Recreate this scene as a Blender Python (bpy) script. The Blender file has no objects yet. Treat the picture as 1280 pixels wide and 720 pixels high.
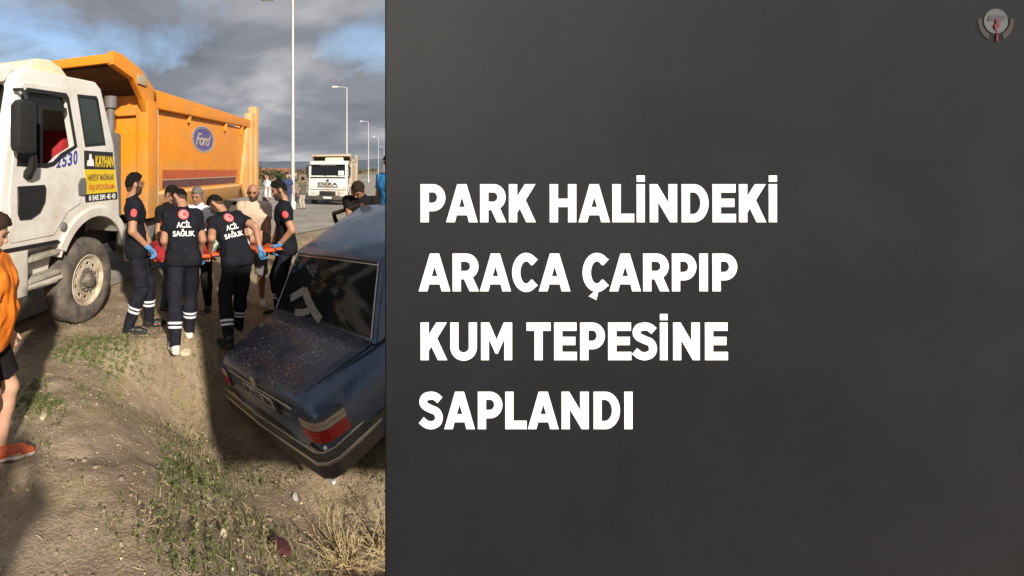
import bpy, bmesh, math, random
import numpy as np
from mathutils import Vector, Matrix
from mathutils.bvhtree import BVHTree
R = math.radians
C = bpy.context.scene.collection
S = bpy.context.scene
random.seed(7)
rng = np.random.default_rng(7)

# ---------------------------------------------------------------- camera
F, CX, HY, CZ = 560.0, 241.0, 212.0, 1.9
cam_d = bpy.data.cameras.new('camera')
cam = bpy.data.objects.new('camera', cam_d); C.objects.link(cam)
cam.location = (0, 0, CZ); cam.rotation_euler = (R(90), 0, 0)
cam_d.sensor_width = 36; cam_d.lens = 36 * F / 1280
cam_d.shift_x = (640 - CX) / 1280; cam_d.shift_y = -(360 - HY) / 1280
cam_d.clip_start = .02; cam_d.clip_end = 9000
S.camera = cam

# ---------------------------------------------------------------- light
SUN_EL = R(26.0)
SUN_DIR = Vector((.18, -.984, 0)).normalized()          # horizontal direction from the scene to the sun
sun_d = bpy.data.lights.new('sun', 'SUN'); sun = bpy.data.objects.new('sun', sun_d); C.objects.link(sun)
sun_d.energy = 4.0; sun_d.angle = R(2.0); sun_d.color = (1, .91, .79)
to_sun = Vector((SUN_DIR.x * math.cos(SUN_EL), SUN_DIR.y * math.cos(SUN_EL), math.sin(SUN_EL)))
sun.rotation_euler = to_sun.to_track_quat('Z', 'Y').to_euler()
sun.location = (4, -12, 8)
w = bpy.data.worlds.new('World'); S.world = w; w.use_nodes = True
nt = w.node_tree; nt.nodes.clear()
def N(nt, t, **k):
    n = nt.nodes.new(t)
    for a, b in k.items(): setattr(n, a, b)
    return n
def setin(n, **k):
    for a, b in k.items(): n.inputs[a.replace('_', ' ')].default_value = b
sky = N(nt, 'ShaderNodeTexSky', sky_type='NISHITA'); sky.sun_disc = False
sky.sun_elevation = SUN_EL; sky.sun_rotation = math.atan2(SUN_DIR.x, SUN_DIR.y)
sky.air_density = 1.0; sky.dust_density = 1.6; sky.ozone_density = 1.5
tc = N(nt, 'ShaderNodeTexCoord')
sep = N(nt, 'ShaderNodeSeparateXYZ'); nt.links.new(tc.outputs['Generated'], sep.inputs[0])
za = N(nt, 'ShaderNodeMath', operation='ADD'); za.inputs[1].default_value = .22
zm = N(nt, 'ShaderNodeMath', operation='MAXIMUM'); zm.inputs[1].default_value = 0
nt.links.new(sep.outputs[2], zm.inputs[0]); nt.links.new(zm.outputs[0], za.inputs[0])
dx = N(nt, 'ShaderNodeMath', operation='DIVIDE'); dy = N(nt, 'ShaderNodeMath', operation='DIVIDE')
nt.links.new(sep.outputs[0], dx.inputs[0]); nt.links.new(za.outputs[0], dx.inputs[1])
nt.links.new(sep.outputs[1], dy.inputs[0]); nt.links.new(za.outputs[0], dy.inputs[1])
com = N(nt, 'ShaderNodeCombineXYZ'); nt.links.new(dx.outputs[0], com.inputs[0]); nt.links.new(dy.outputs[0], com.inputs[1])
mp = N(nt, 'ShaderNodeMapping'); mp.inputs['Location'].default_value = (2.57, 5.05, 1.97)
nt.links.new(com.outputs[0], mp.inputs[0])
n1 = N(nt, 'ShaderNodeTexNoise'); setin(n1, Scale=.75, Detail=7.0, Roughness=.55, Distortion=.25)
n2 = N(nt, 'ShaderNodeTexNoise'); setin(n2, Scale=1.5, Detail=5.0, Roughness=.5, Distortion=.3)
nt.links.new(mp.outputs[0], n1.inputs['Vector']); nt.links.new(mp.outputs[0], n2.inputs['Vector'])
def ramp(nt, src, stops):
    r = N(nt, 'ShaderNodeValToRGB'); e = r.color_ramp.elements
    while len(e) < len(stops): e.new(.5)
    for el, (p, c) in zip(e, stops): el.position = p; el.color = (*c, 1) if len(c) == 3 else c
    nt.links.new(src, r.inputs[0]); return r
cover = ramp(nt, n1.outputs['Fac'], [(.31, (0, 0, 0)), (.44, (1, 1, 1))])
tone = ramp(nt, n2.outputs['Fac'], [(.28, (.95, 1.03, 1.22)), (.5, (1.5, 1.58, 1.8)), (.68, (2.9, 2.88, 2.95))])
mixs = N(nt, 'ShaderNodeMix', data_type='RGBA')
nt.links.new(cover.outputs[0], mixs.inputs[0]); nt.links.new(sky.outputs[0], mixs.inputs[6]); nt.links.new(tone.outputs[0], mixs.inputs[7])
bg = N(nt, 'ShaderNodeBackground'); bg.inputs[1].default_value = .115
nt.links.new(mixs.outputs[2], bg.inputs[0])
out = N(nt, 'ShaderNodeOutputWorld'); nt.links.new(bg.outputs[0], out.inputs[0])
S.view_settings.view_transform = 'Standard'; S.view_settings.look = 'None'
S.view_settings.exposure = .70; S.view_settings.gamma = 1

# ---------------------------------------------------------------- materials
_mats = {}
def mat(name, col, rough=.6, metal=0, var=.15, scale=8, bump=0, bscale=60, coat=0, col2=None, spec=.5, detail=5, alpha=1, trans=0):
    """Principled material; its colour drifts between col and col2 (or a darker col) with a noise"""
    if name in _mats: return _mats[name]
    m = bpy.data.materials.new(name); m.use_nodes = True; t = m.node_tree
    b = t.nodes['Principled BSDF']
    b.inputs['Roughness'].default_value = rough; b.inputs['Metallic'].default_value = metal
    b.inputs['Coat Weight'].default_value = coat; b.inputs['Specular IOR Level'].default_value = spec
    b.inputs['Transmission Weight'].default_value = trans
    tcn = N(t, 'ShaderNodeTexCoord')
    if var or col2:
        n = N(t, 'ShaderNodeTexNoise'); setin(n, Scale=float(scale), Detail=float(detail), Roughness=.6)
        t.links.new(tcn.outputs['Object'], n.inputs['Vector'])
        c2 = col2 or tuple(c * (1 - var * 2) for c in col)
        r = ramp(t, n.outputs['Fac'], [(.33, c2), (.62, col)])
        t.links.new(r.outputs[0], b.inputs['Base Color'])
    else: b.inputs['Base Color'].default_value = (*col, 1)
    if bump:
        n = N(t, 'ShaderNodeTexNoise'); setin(n, Scale=float(bscale), Detail=4.0)
        t.links.new(tcn.outputs['Object'], n.inputs['Vector'])
        bp = N(t, 'ShaderNodeBump'); bp.inputs['Strength'].default_value = bump; bp.inputs['Distance'].default_value = .01
        t.links.new(n.outputs['Fac'], bp.inputs['Height']); t.links.new(bp.outputs[0], b.inputs['Normal'])
    _mats[name] = m; return m
def dusty(name, col, dust=(.42, .33, .22), lo=.45, hi=.75, scale=3, rough=.35, coat=.3, metal=0, zfade=None, fine=0, dent=0):
    """paint with a patchy film of road dust; zfade=(z0,z1): more dust towards the wheels"""
    m = bpy.data.materials.new(name); m.use_nodes = True; t = m.node_tree; b = t.nodes['Principled BSDF']
    tcn = N(t, 'ShaderNodeTexCoord'); n = N(t, 'ShaderNodeTexNoise'); setin(n, Scale=float(scale), Detail=9.0, Roughness=.65)
    t.links.new(tcn.outputs['Object'], n.inputs['Vector'])
    src = n.outputs['Fac']
    if zfade:
        sp = N(t, 'ShaderNodeSeparateXYZ'); t.links.new(tcn.outputs['Object'], sp.inputs[0])
        mr = N(t, 'ShaderNodeMapRange'); mr.inputs[1].default_value = zfade[1]; mr.inputs[2].default_value = zfade[0]
        mr.inputs[3].default_value = 0; mr.inputs[4].default_value = .28
        t.links.new(sp.outputs[2], mr.inputs[0])
        ad = N(t, 'ShaderNodeMath', operation='ADD'); t.links.new(src, ad.inputs[0]); t.links.new(mr.outputs[0], ad.inputs[1]); src = ad.outputs[0]
    r = ramp(t, src, [(lo, (0, 0, 0)), (hi, (1, 1, 1))])
    mask = r.outputs[0]
    if fine:
        v = N(t, 'ShaderNodeTexNoise'); setin(v, Scale=float(fine), Detail=3.0, Roughness=.7)
        t.links.new(tcn.outputs['Object'], v.inputs['Vector'])
        r2 = ramp(t, v.outputs['Fac'], [(.54, (0, 0, 0)), (.61, (1, 1, 1))])
        n5 = N(t, 'ShaderNodeTexNoise'); setin(n5, Scale=2.3, Detail=2.0); t.links.new(tcn.outputs['Object'], n5.inputs['Vector'])
        r5 = ramp(t, n5.outputs['Fac'], [(.36, (0, 0, 0)), (.52, (1, 1, 1))])
        mu = N(t, 'ShaderNodeMath', operation='MULTIPLY'); t.links.new(r2.outputs[0], mu.inputs[0]); t.links.new(r5.outputs[0], mu.inputs[1])
        mu2 = N(t, 'ShaderNodeMath', operation='MULTIPLY'); mu2.inputs[1].default_value = .75; t.links.new(mu.outputs[0], mu2.inputs[0])
        speck = mu2.outputs[0]
    mx = N(t, 'ShaderNodeMix', data_type='RGBA'); mx.inputs[6].default_value = (*col, 1); mx.inputs[7].default_value = (*dust, 1)
    t.links.new(mask, mx.inputs[0]); col_out = mx.outputs[2]
    if fine:
        m3 = N(t, 'ShaderNodeMix', data_type='RGBA'); m3.inputs[7].default_value = (.30, .27, .225, 1)
        t.links.new(speck, m3.inputs[0]); t.links.new(col_out, m3.inputs[6]); col_out = m3.outputs[2]
    t.links.new(col_out, b.inputs['Base Color'])
    rr = N(t, 'ShaderNodeMapRange'); rr.inputs[3].default_value = rough; rr.inputs[4].default_value = .85
    t.links.new(mask, rr.inputs[0]); t.links.new(rr.outputs[0], b.inputs['Roughness'])
    if metal:
        rm = N(t, 'ShaderNodeMapRange'); rm.inputs[3].default_value = metal; rm.inputs[4].default_value = 0
        t.links.new(mask, rm.inputs[0]); t.links.new(rm.outputs[0], b.inputs['Metallic'])
    b.inputs['Coat Weight'].default_value = coat; b.inputs['Coat Roughness'].default_value = .12
    if dent:      # sheet metal that is no longer flat
        dn = N(t, 'ShaderNodeTexNoise'); setin(dn, Scale=2.1, Detail=2.0); t.links.new(tcn.outputs['Object'], dn.inputs['Vector'])
        bp = N(t, 'ShaderNodeBump'); bp.inputs['Strength'].default_value = dent; bp.inputs['Distance'].default_value = .12
        t.links.new(dn.outputs['Fac'], bp.inputs['Height']); t.links.new(bp.outputs[0], b.inputs['Normal'])
    return m

M = dict(
    white=dusty('cab_white_paint', (.73, .715, .67), (.46, .37, .26), .50, .95, 2.6, .32, .3, zfade=(.5, 2.1), dent=.06),
    orange=dusty('orange_paint', (.74, .255, .012), (.46, .25, .08), .46, .9, 1.9, .42, .15, zfade=(1.2, 2.2), dent=.22),
    orange_dust=dusty('dusty_orange_paint', (.72, .30, .05), (.60, .42, .22), .32, .68, 2.5, .6, 0),
    beige=dusty('beige_paint', (.47, .40, .29), (.35, .22, .1), .5, .8, 2, .5, 0),
    beige_dust=dusty('beige_worn', (.42, .35, .25), (.3, .17, .08), .45, .7, 3, .6, 0),
    underside=mat('brown_underside', (.12, .07, .04), .8, var=.2),
    black=mat('black_plastic', (.018, .018, .018), .5, var=.1),
    rubber=mat('rubber_dusty', (.16, .13, .10), .9, col2=(.045, .042, .04), scale=6, bump=.3, bscale=40),
    rubber_dark=mat('rubber_dark', (.03, .03, .03), .85, var=.2),
    rim=dusty('rim_cream', (.55, .48, .37), (.30, .22, .14), .42, .7, 7, .6, 0),
    hub=mat('hub_grey', (.22, .19, .15), .6, col2=(.08, .07, .06), scale=20, metal=.3),
    steel=mat('grey_steel', (.30, .30, .29), .45, metal=.6, var=.12),
    galv=mat('galvanised', (.58, .57, .54), .5, metal=.25, var=.08),
    chassis=mat('chassis_dark', (.03, .026, .022), .8, var=.2),
    glass=mat('dark_glass', (.012, .015, .016), .08, var=0, spec=.28),
    glass_green=mat('green_tinted_glass', (.03, .042, .038), .1, var=0),
    red_seat=mat('red_cloth', (.42, .02, .025), .8, var=.15),
    interior=mat('cab_interior', (.03, .028, .027), .8, var=.1),
    cream=mat('cream_plastic', (.72, .66, .45), .45, var=.05),
    greyplastic=mat('grey_plastic', (.16, .155, .15), .6, var=.12),
    step=mat('step_grey', (.42, .38, .31), .7, var=.2, scale=10),
    yellow=mat('yellow_vinyl', (.75, .52, .02), .5, var=.05),
    white_print=mat('white_print', (.82, .82, .80), .6, var=0),
    red_print=mat('red_print', (.48, .10, .035), .5, var=.1),
    purple_print=mat('dark_purple_print', (.14, .055, .055), .5, var=.15),
    blue_print=mat('blue_print', (.045, .055, .28), .5, var=.05),
    violet_print=mat('violet_print', (.11, .09, .26), .5, var=.05),
    dark_print=mat('dark_print', (.02, .02, .025), .5, var=0),
    lamp_glass=mat('lamp_glass', (.75, .75, .72), .15, var=0),
    headlight=mat('headlight_glass', (.45, .46, .46), .1, var=0, coat=.5),
    amber=mat('amber_lens', (.45, .35, .27), .2, var=.1, coat=.4),
    redlens=mat('red_lens', (.45, .012, .012), .2, var=.1, coat=.5),
    chrome=mat('chrome', (.62, .6, .55), .22, metal=.95, var=.08),
    bumper=mat('bumper_plastic', (.045, .043, .04), .5, col2=(.10, .085, .06), scale=9),
    navy=mat('navy_paint', (.045, .088, .16), .24, metal=.65, var=.1, coat=.8),
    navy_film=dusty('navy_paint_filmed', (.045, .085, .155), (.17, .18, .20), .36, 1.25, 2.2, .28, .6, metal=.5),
    navy_dust=dusty('navy_paint_dusty', (.026, .032, .058), (.12, .112, .125), .36, 1.1, 2.6, .38, .35, metal=.12, fine=30),
    skin=mat('skin', (.40, .20, .12), .55, var=.08, scale=14),
    skin_tan=mat('skin_tanned', (.36, .17, .095), .55, var=.08, scale=14),
    skin_pale=mat('skin_pale', (.55, .32, .215), .55, var=.08, scale=14),
    hair_fade=mat('hair_faded', (.085, .048, .032), .85, col2=(.05, .03, .02), scale=60, spec=.12),
    clod=mat('earth_clod', (.31, .245, .175), .95, var=.2, scale=12, bump=.4, bscale=60),
    hair=mat('hair_black', (.012, .010, .009), .85, spec=.12, var=.2, bump=.6, bscale=120),
    hair_brown=mat('hair_brown', (.035, .02, .014), .85, spec=.12, var=.2, bump=.6, bscale=120),
    hair_grey=mat('hair_grey', (.22, .20, .18), .85, spec=.12, var=.3, bump=.6, bscale=120),
    beard=mat('beard_black', (.075, .042, .028), .8, var=.2, bump=.6, bscale=160),
    uniform=mat('uniform_navy', (.012, .0125, .018), .85, spec=.15, var=.2, scale=12, bump=.4, bscale=26),
    uniform_leg=mat('uniform_trousers', (.016, .016, .024), .85, spec=.15, var=.2, scale=12, bump=.4, bscale=26),
    glove=mat('blue_nitrile', (.10, .27, .52), .45, var=.1, scale=30),
    reflective=mat('reflective_tape', (.78, .78, .80), .4, var=.06),
    boot=mat('black_leather', (.015, .014, .013), .5, var=.1),
    sneaker=mat('white_sneaker', (.72, .66, .60), .6, var=.15),
    shirt_white=mat('white_cloth', (.74, .74, .76), .9, var=.06, bump=.3, bscale=26),
    shirt_beige=mat('beige_cloth', (.56, .42, .31), .9, var=.08, bump=.3, bscale=26),
    shirt_orange=mat('orange_cloth', (.80, .20, .008), .8, var=.06, bump=.35, bscale=18),
    shirt_olive=mat('olive_cloth', (.10, .095, .07), .9, var=.1),
    shirt_blue=mat('blue_cloth', (.03, .045, .13), .9, var=.1),
    shirt_bright=mat('bright_blue_cloth', (.02, .22, .52), .8, var=.1),
    cloth_black=mat('black_cloth', (.012, .011, .011), .9, spec=.15, var=.15),
    cloth_grey=mat('grey_cloth', (.13, .125, .12), .9, var=.12),
    cloth_khaki=mat('khaki_cloth', (.42, .36, .29), .9, var=.1),
    cloth_jeans=mat('jeans_cloth', (.05, .065, .10), .9, var=.15),
    shoe_orange=mat('orange_shoe', (.62, .12, .04), .6, var=.15, scale=30),
    stretcher=mat('stretcher_orange', (.72, .09, .012), .45, var=.1),
    blanket=mat('red_blanket', (.30, .012, .015), .9, var=.2, scale=9, bump=.4, bscale=20),
    teal=mat('teal_white_cloth', (.55, .68, .60), .9, col2=(.03, .16, .13), scale=24, detail=2),
    rag=mat('maroon_rag', (.085, .018, .022), .95, var=.25, bump=.5, bscale=30),
    stone=mat('pale_stone', (.62, .52, .34), .9, var=.15, scale=14, bump=.5, bscale=30),
    litter=mat('white_litter', (.7, .68, .64), .7, var=.1),
    straw=mat('dry_straw', (.52, .40, .21), .9, var=.25, scale=12),
    grass_green=mat('grass_green', (.12, .17, .032), .8, var=.2, scale=5),
    grass_olive=mat('grass_olive', (.165, .155, .06), .8, var=.2, scale=5),
    grass_dry=mat('grass_dry', (.36, .285, .16), .85, var=.2, scale=5),
    pebble=mat('pebble', (.33, .265, .18), .9, var=.25, scale=9),
    foliage=mat('far_foliage', (.07, .085, .035), .9, col2=(.03, .04, .02), scale=3),
    foliage_dry=mat('far_foliage_dry', (.16, .12, .06), .9, col2=(.07, .055, .03), scale=3),
    bark=mat('bark', (.09, .065, .045), .9, var=.2),
    hill=mat('hazed_hill', (.12, .15, .19), 1, col2=(.09, .115, .15), scale=.004),  # distance haze painted into the hill colour as blue-grey
    asphalt=mat('asphalt_worn', (.35, .315, .265), .9, col2=(.22, .20, .17), scale=1.2, bump=.2, bscale=90),
    roofing=mat('terracotta_roof', (.36, .15, .07), .9, var=.15, scale=2),
    plaster=mat('plaster_wall', (.50, .44, .36), .9, var=.1, scale=2),
)

# ---------------------------------------------------------------- mesh helpers
def link(name, me, m=None, parent=None, smooth=False, kind=None):
    o = bpy.data.objects.new(name, me); C.objects.link(o)
    if m is not None:
        for mm in (m if isinstance(m, (list, tuple)) else [m]): me.materials.append(mm)
    if parent is not None: o.parent = parent
    if smooth: me.shade_smooth()
    if kind: o['kind'] = kind
    return o
def pyobj(name, V, Fc, m, parent=None, smooth=False, kind=None, midx=None):
    me = bpy.data.meshes.new(name)
    me.from_pydata([tuple(map(float, v)) for v in V], [], [tuple(map(int, f)) for f in Fc])
    if midx is not None: me.polygons.foreach_set('material_index', np.asarray(midx, np.int32))
    me.update()
    return link(name, me, m, parent, smooth, kind)
def thing(name, label, cat, loc=(0, 0, 0), rot=(0, 0, 0), group=None):
    o = bpy.data.objects.new(name, None); C.objects.link(o); o.location = loc; o.rotation_euler = rot
    o.empty_display_size = .2
    return tag(o, label, cat, group)
def tag(o, label, cat, group=None):
    o['label'] = label; o['category'] = cat
    if group: o['group'] = group
    return o
class MB:
    """collects solids into one bmesh"""
    def __init__(s): s.bm = bmesh.new()
    def _bev(s, geom, b, seg=2):
        if b:
            es = list({e for v in geom for e in v.link_edges})
            bmesh.ops.bevel(s.bm, geom=es, offset=b, segments=seg, profile=.6, affect='EDGES', clamp_overlap=True)
    def box(s, x0, x1, y0, y1, z0, z1, b=.008):
        vs = [s.bm.verts.new((x, y, z)) for x in (x0, x1) for y in (y0, y1) for z in (z0, z1)]
        for q in ((0, 1, 3, 2), (4, 6, 7, 5), (0, 4, 5, 1), (2, 3, 7, 6), (0, 2, 6, 4), (1, 5, 7, 3)): s.bm.faces.new([vs[i] for i in q])
        s._bev(vs, b); return s
    def prism(s, poly, y0, y1, b=0, plane='xz', seg=2):
        """poly in the plane 'xz' (pushed along y), 'yz' (along x) or 'xy' (along z)"""
        def P(a, c, t): return {'xz': (a, t, c), 'yz': (t, a, c), 'xy': (a, c, t)}[plane]
        A = [s.bm.verts.new(P(a, c, y0)) for a, c in poly]; B = [s.bm.verts.new(P(a, c, y1)) for a, c in poly]
        n = len(poly)
        f = [s.bm.faces.new(A), s.bm.faces.new(B[::-1])] + [s.bm.faces.new((A[i], B[i], B[(i + 1) % n], A[(i + 1) % n])) for i in range(n)]
        bmesh.ops.recalc_face_normals(s.bm, faces=f)
        s._bev(A + B, b, seg); return s
    def tube(s, path, r, n=8, cap=True):
        path = [Vector(p) for p in path]; rings = []
        rr = r if isinstance(r, (list, tuple)) else [r] * len(path)
        for i, p in enumerate(path):
            d = (path[min(i + 1, len(path) - 1)] - path[max(i - 1, 0)]).normalized()
            a = d.orthogonal().normalized() if i == 0 else (a - d * a.dot(d)).normalized()
            b = d.cross(a)
            rings.append([s.bm.verts.new(p + (a * math.cos(t) + b * math.sin(t)) * rr[i]) for t in [2 * math.pi * k / n for k in range(n)]])
        for A, B in zip(rings, rings[1:]):
            for k in range(n): s.bm.faces.new((A[k], A[(k + 1) % n], B[(k + 1) % n], B[k]))
        if cap: s.bm.faces.new(rings[0][::-1]); s.bm.faces.new(rings[-1])
        return s
    def lathe(s, prof, center=(0, 0, 0), axis='y', n=32, caps=True):
        """prof: (radius, offset along the axis)"""
        rings = []
        for r, h in prof:
            ring = []
            for k in range(n):
                t = 2 * math.pi * k / n; a, b = r * math.cos(t), r * math.sin(t)
                p = {'y': (a, h, b), 'z': (a, b, h), 'x': (h, a, b)}[axis]
                ring.append(s.bm.verts.new(Vector(p) + Vector(center)))
            rings.append(ring)
        fs = []
        for A, B in zip(rings, rings[1:]):
            for k in range(n): fs.append(s.bm.faces.new((A[k], A[(k + 1) % n], B[(k + 1) % n], B[k])))
        for ring in (rings[0], rings[-1]) if caps else ():
            if (ring[0].co - ring[n // 2].co).length > 1e-4: fs.append(s.bm.faces.new(ring))
        bmesh.ops.recalc_face_normals(s.bm, faces=fs)
        return s
    def ico(s, c, r, sub=1, sq=(1, 1, 1), jit=0):
        g = bmesh.ops.create_icosphere(s.bm, subdivisions=sub, radius=r)
        for v in g['verts']:
            v.co = Vector((v.co.x * sq[0], v.co.y * sq[1], v.co.z * sq[2])) * (1 + random.uniform(-jit, jit)) + Vector(c)
        return s
    def build(s, name, m, parent=None, smooth=True, kind=None, angle=38):
        me = bpy.data.meshes.new(name)
        bmesh.ops.remove_doubles(s.bm, verts=s.bm.verts, dist=1e-6)
        for e in s.bm.edges:
            if len(e.link_faces) == 2 and e.calc_face_angle(0) > R(angle): e.smooth = False
        s.bm.to_mesh(me); s.bm.free()
        return link(name, me, m, parent, smooth, kind)
def curve_mesh(name, loops, depth=.004, bevel=0):
    """closed outlines (outer ones and holes) in XY, filled and given a thickness"""
    cu = bpy.data.curves.new(name, 'CURVE'); cu.dimensions = '2D'; cu.fill_mode = 'BOTH'; cu.extrude = depth / 2
    cu.bevel_depth = bevel; cu.bevel_resolution = 1
    for lp in loops:
        sp = cu.splines.new('POLY'); sp.points.add(len(lp) - 1); sp.use_cyclic_u = True
        for p, q in zip(sp.points, lp): p.co = (q[0], q[1], 0, 1)
    return tomesh(name, cu)
def tomesh(name, data):
    o = bpy.data.objects.new(name, data); C.objects.link(o)
    dg = bpy.context.evaluated_depsgraph_get(); dg.update()
    me = bpy.data.meshes.new_from_object(o.evaluated_get(dg), depsgraph=dg)
    bpy.data.objects.remove(o); me.name = name; me.materials.clear()
    return me
def text_mesh(s, bold=.02, depth=.004, shear=0, space=1.0):
    cu = bpy.data.curves.new('lettering', 'FONT'); cu.body = s; cu.size = 1 / .69; cu.offset = bold; cu.extrude = depth / 2
    cu.shear = shear; cu.space_character = space; cu.align_x = 'CENTER'; cu.resolution_u = 3
    me = tomesh('lettering', cu)
    return me
def place(me, o, e1, e2, e3):
    """mesh drawn in XY is moved so that X->e1, Y->e2, Z->e3 (vectors with scale) from the origin o"""
    e1, e2, e3 = Vector(e1), Vector(e2), Vector(e3)
    me.transform(Matrix(((e1.x, e2.x, e3.x, o[0]), (e1.y, e2.y, e3.y, o[1]), (e1.z, e2.z, e3.z, o[2]), (0, 0, 0, 1))))
    me.update(); return me
def text_fit(s, w, h, o, ex, ey, ez, **k):
    """text scaled to width w and cap height h, centred on o"""
    me = text_mesh(s, **k)
    xs = [v.co.x for v in me.vertices]; ww = max(xs) - min(xs); mx = (max(xs) + min(xs)) / 2
    me.transform(Matrix.Translation((-mx, -.5, 0)))
    return place(me, o, Vector(ex) * (w / ww), Vector(ey) * h, ez)
def ellipse(cx, cy, a, b, n=40): return [(cx + a * math.cos(2 * math.pi * i / n), cy + b * math.sin(2 * math.pi * i / n)) for i in range(n)]
def boolean(o, cutters):
    for c in cutters:
        c.parent = o.parent
        md = o.modifiers.new('cut', 'BOOLEAN'); md.operation = 'DIFFERENCE'; md.solver = 'EXACT'; md.object = c
    dg = bpy.context.evaluated_depsgraph_get(); dg.update()
    me = bpy.data.meshes.new_from_object(o.evaluated_get(dg), depsgraph=dg)
    o.modifiers.clear(); o.data = me
    for c in cutters: bpy.data.objects.remove(c)
    return o
def copy_tree(o, parent=None):
    c = o.copy(); C.objects.link(c)
    if parent is not None: c.parent = parent
    for ch in list(o.children): copy_tree(ch, c)
    return c

# ---------------------------------------------------------------- value noise and signed-distance bodies
_lat = rng.random((64, 64, 64)).astype(np.float32)
def vnoise(P):
    P = np.asarray(P, np.float64); i = np.floor(P).astype(int); f = P - i; f = f * f * (3 - 2 * f); i &= 63; j = (i + 1) & 63
    def L(a, b, c): return _lat[a, b, c]
    x0, y0, z0 = i.T; x1, y1, z1 = j.T; fx, fy, fz = f.T
    a = L(x0, y0, z0) * (1 - fx) + L(x1, y0, z0) * fx; b = L(x0, y1, z0) * (1 - fx) + L(x1, y1, z0) * fx
    c = L(x0, y0, z1) * (1 - fx) + L(x1, y0, z1) * fx; d = L(x0, y1, z1) * (1 - fx) + L(x1, y1, z1) * fx
    return (a * (1 - fy) + b * fy) * (1 - fz) + (c * (1 - fy) + d * fy) * fz
def fbm(P, o=4):
    s = 0; a = .5; P = np.asarray(P, float)
    for k in range(o): s = s + a * vnoise(P * 2 ** k + 7.3 * k); a *= .5
    return s
def smin(a, b, k):
    h = np.clip(.5 + .5 * (b - a) / k, 0, 1); return b * (1 - h) + a * h - k * h * (1 - h)
def cap(P, a, b, ra, rb):
    a = np.asarray(a, float); b = np.asarray(b, float); ab = b - a; L2 = max(ab @ ab, 1e-9)
    t = np.clip(((P - a) @ ab) / L2, 0, 1)
    return np.linalg.norm(P - a - t[:, None] * ab, axis=1) - (ra + t * (rb - ra))
def ell(P, c, ax, r):
    q = np.stack([(P - np.asarray(c, float)) @ np.asarray(a, float) / s for a, s in zip(ax, r)], 1)
    n = np.linalg.norm(q, axis=1); return (n - 1) * min(r)
def nets(sdf, lo, hi, h):
    lo = np.asarray(lo, float); n = np.maximum(np.ceil((np.asarray(hi) - lo) / h).astype(int) + 1, 4)
    g = np.stack(np.meshgrid(*[np.arange(k) for k in n], indexing='ij'), -1)
    V = sdf((g.reshape(-1, 3) * h + lo)).reshape(n)
    V[0] = np.abs(V[0]) + 1e-3; V[-1] = np.abs(V[-1]) + 1e-3; V[:, 0] = np.abs(V[:, 0]) + 1e-3; V[:, -1] = np.abs(V[:, -1]) + 1e-3; V[:, :, 0] = np.abs(V[:, :, 0]) + 1e-3; V[:, :, -1] = np.abs(V[:, :, -1]) + 1e-3
    s = V < 0
    cs = [(a, b, c) for a in (0, 1) for b in (0, 1) for c in (0, 1)]
    def sub(A, c): return A[c[0]:n[0] - 1 + c[0], c[1]:n[1] - 1 + c[1], c[2]:n[2] - 1 + c[2]]
    cnt = sum(sub(s, c).astype(int) for c in cs); act = (cnt > 0) & (cnt < 8)
    idx = np.argwhere(act); ids = -np.ones(act.shape, int); ids[act] = np.arange(len(idx))
    acc = np.zeros((len(idx), 3)); num = np.zeros(len(idx))
    for c0 in cs:
        for k in range(3):
            if c0[k]: continue
            c1 = list(c0); c1[k] = 1
            v0 = V[tuple((idx + c0).T)]; v1 = V[tuple((idx + c1).T)]
            x = (v0 < 0) != (v1 < 0); t = np.where(x, v0 / np.where(x, v0 - v1, 1), 0)
            p = np.tile(np.asarray(c0, float), (len(idx), 1)); p[:, k] += t
            acc += p * x[:, None]; num += x
    verts = (idx + acc / num[:, None]) * h + lo
    faces = []
    for k in range(3):
        a, b = [(1, 2), (2, 0), (0, 1)][k]
        sl = [slice(1, -1)] * 3; sl[k] = slice(0, n[k] - 1); s0 = s[tuple(sl)]
        sl2 = list(sl); sl2[k] = slice(1, n[k]); s1 = s[tuple(sl2)]
        e = np.argwhere(s0 != s1)
        if not len(e): continue
        sg = s0[tuple(e.T)]; off = np.ones(3, int); off[k] = 0; e = e + off
        da = np.zeros(3, int); da[a] = 1; db = np.zeros(3, int); db[b] = 1
        q = np.stack([ids[tuple((e - da - db).T)], ids[tuple((e - db).T)], ids[tuple(e.T)], ids[tuple((e - da).T)]], 1)
        q[~sg] = q[~sg][:, ::-1]; faces.append(q)
    return verts, np.concatenate(faces)

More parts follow.
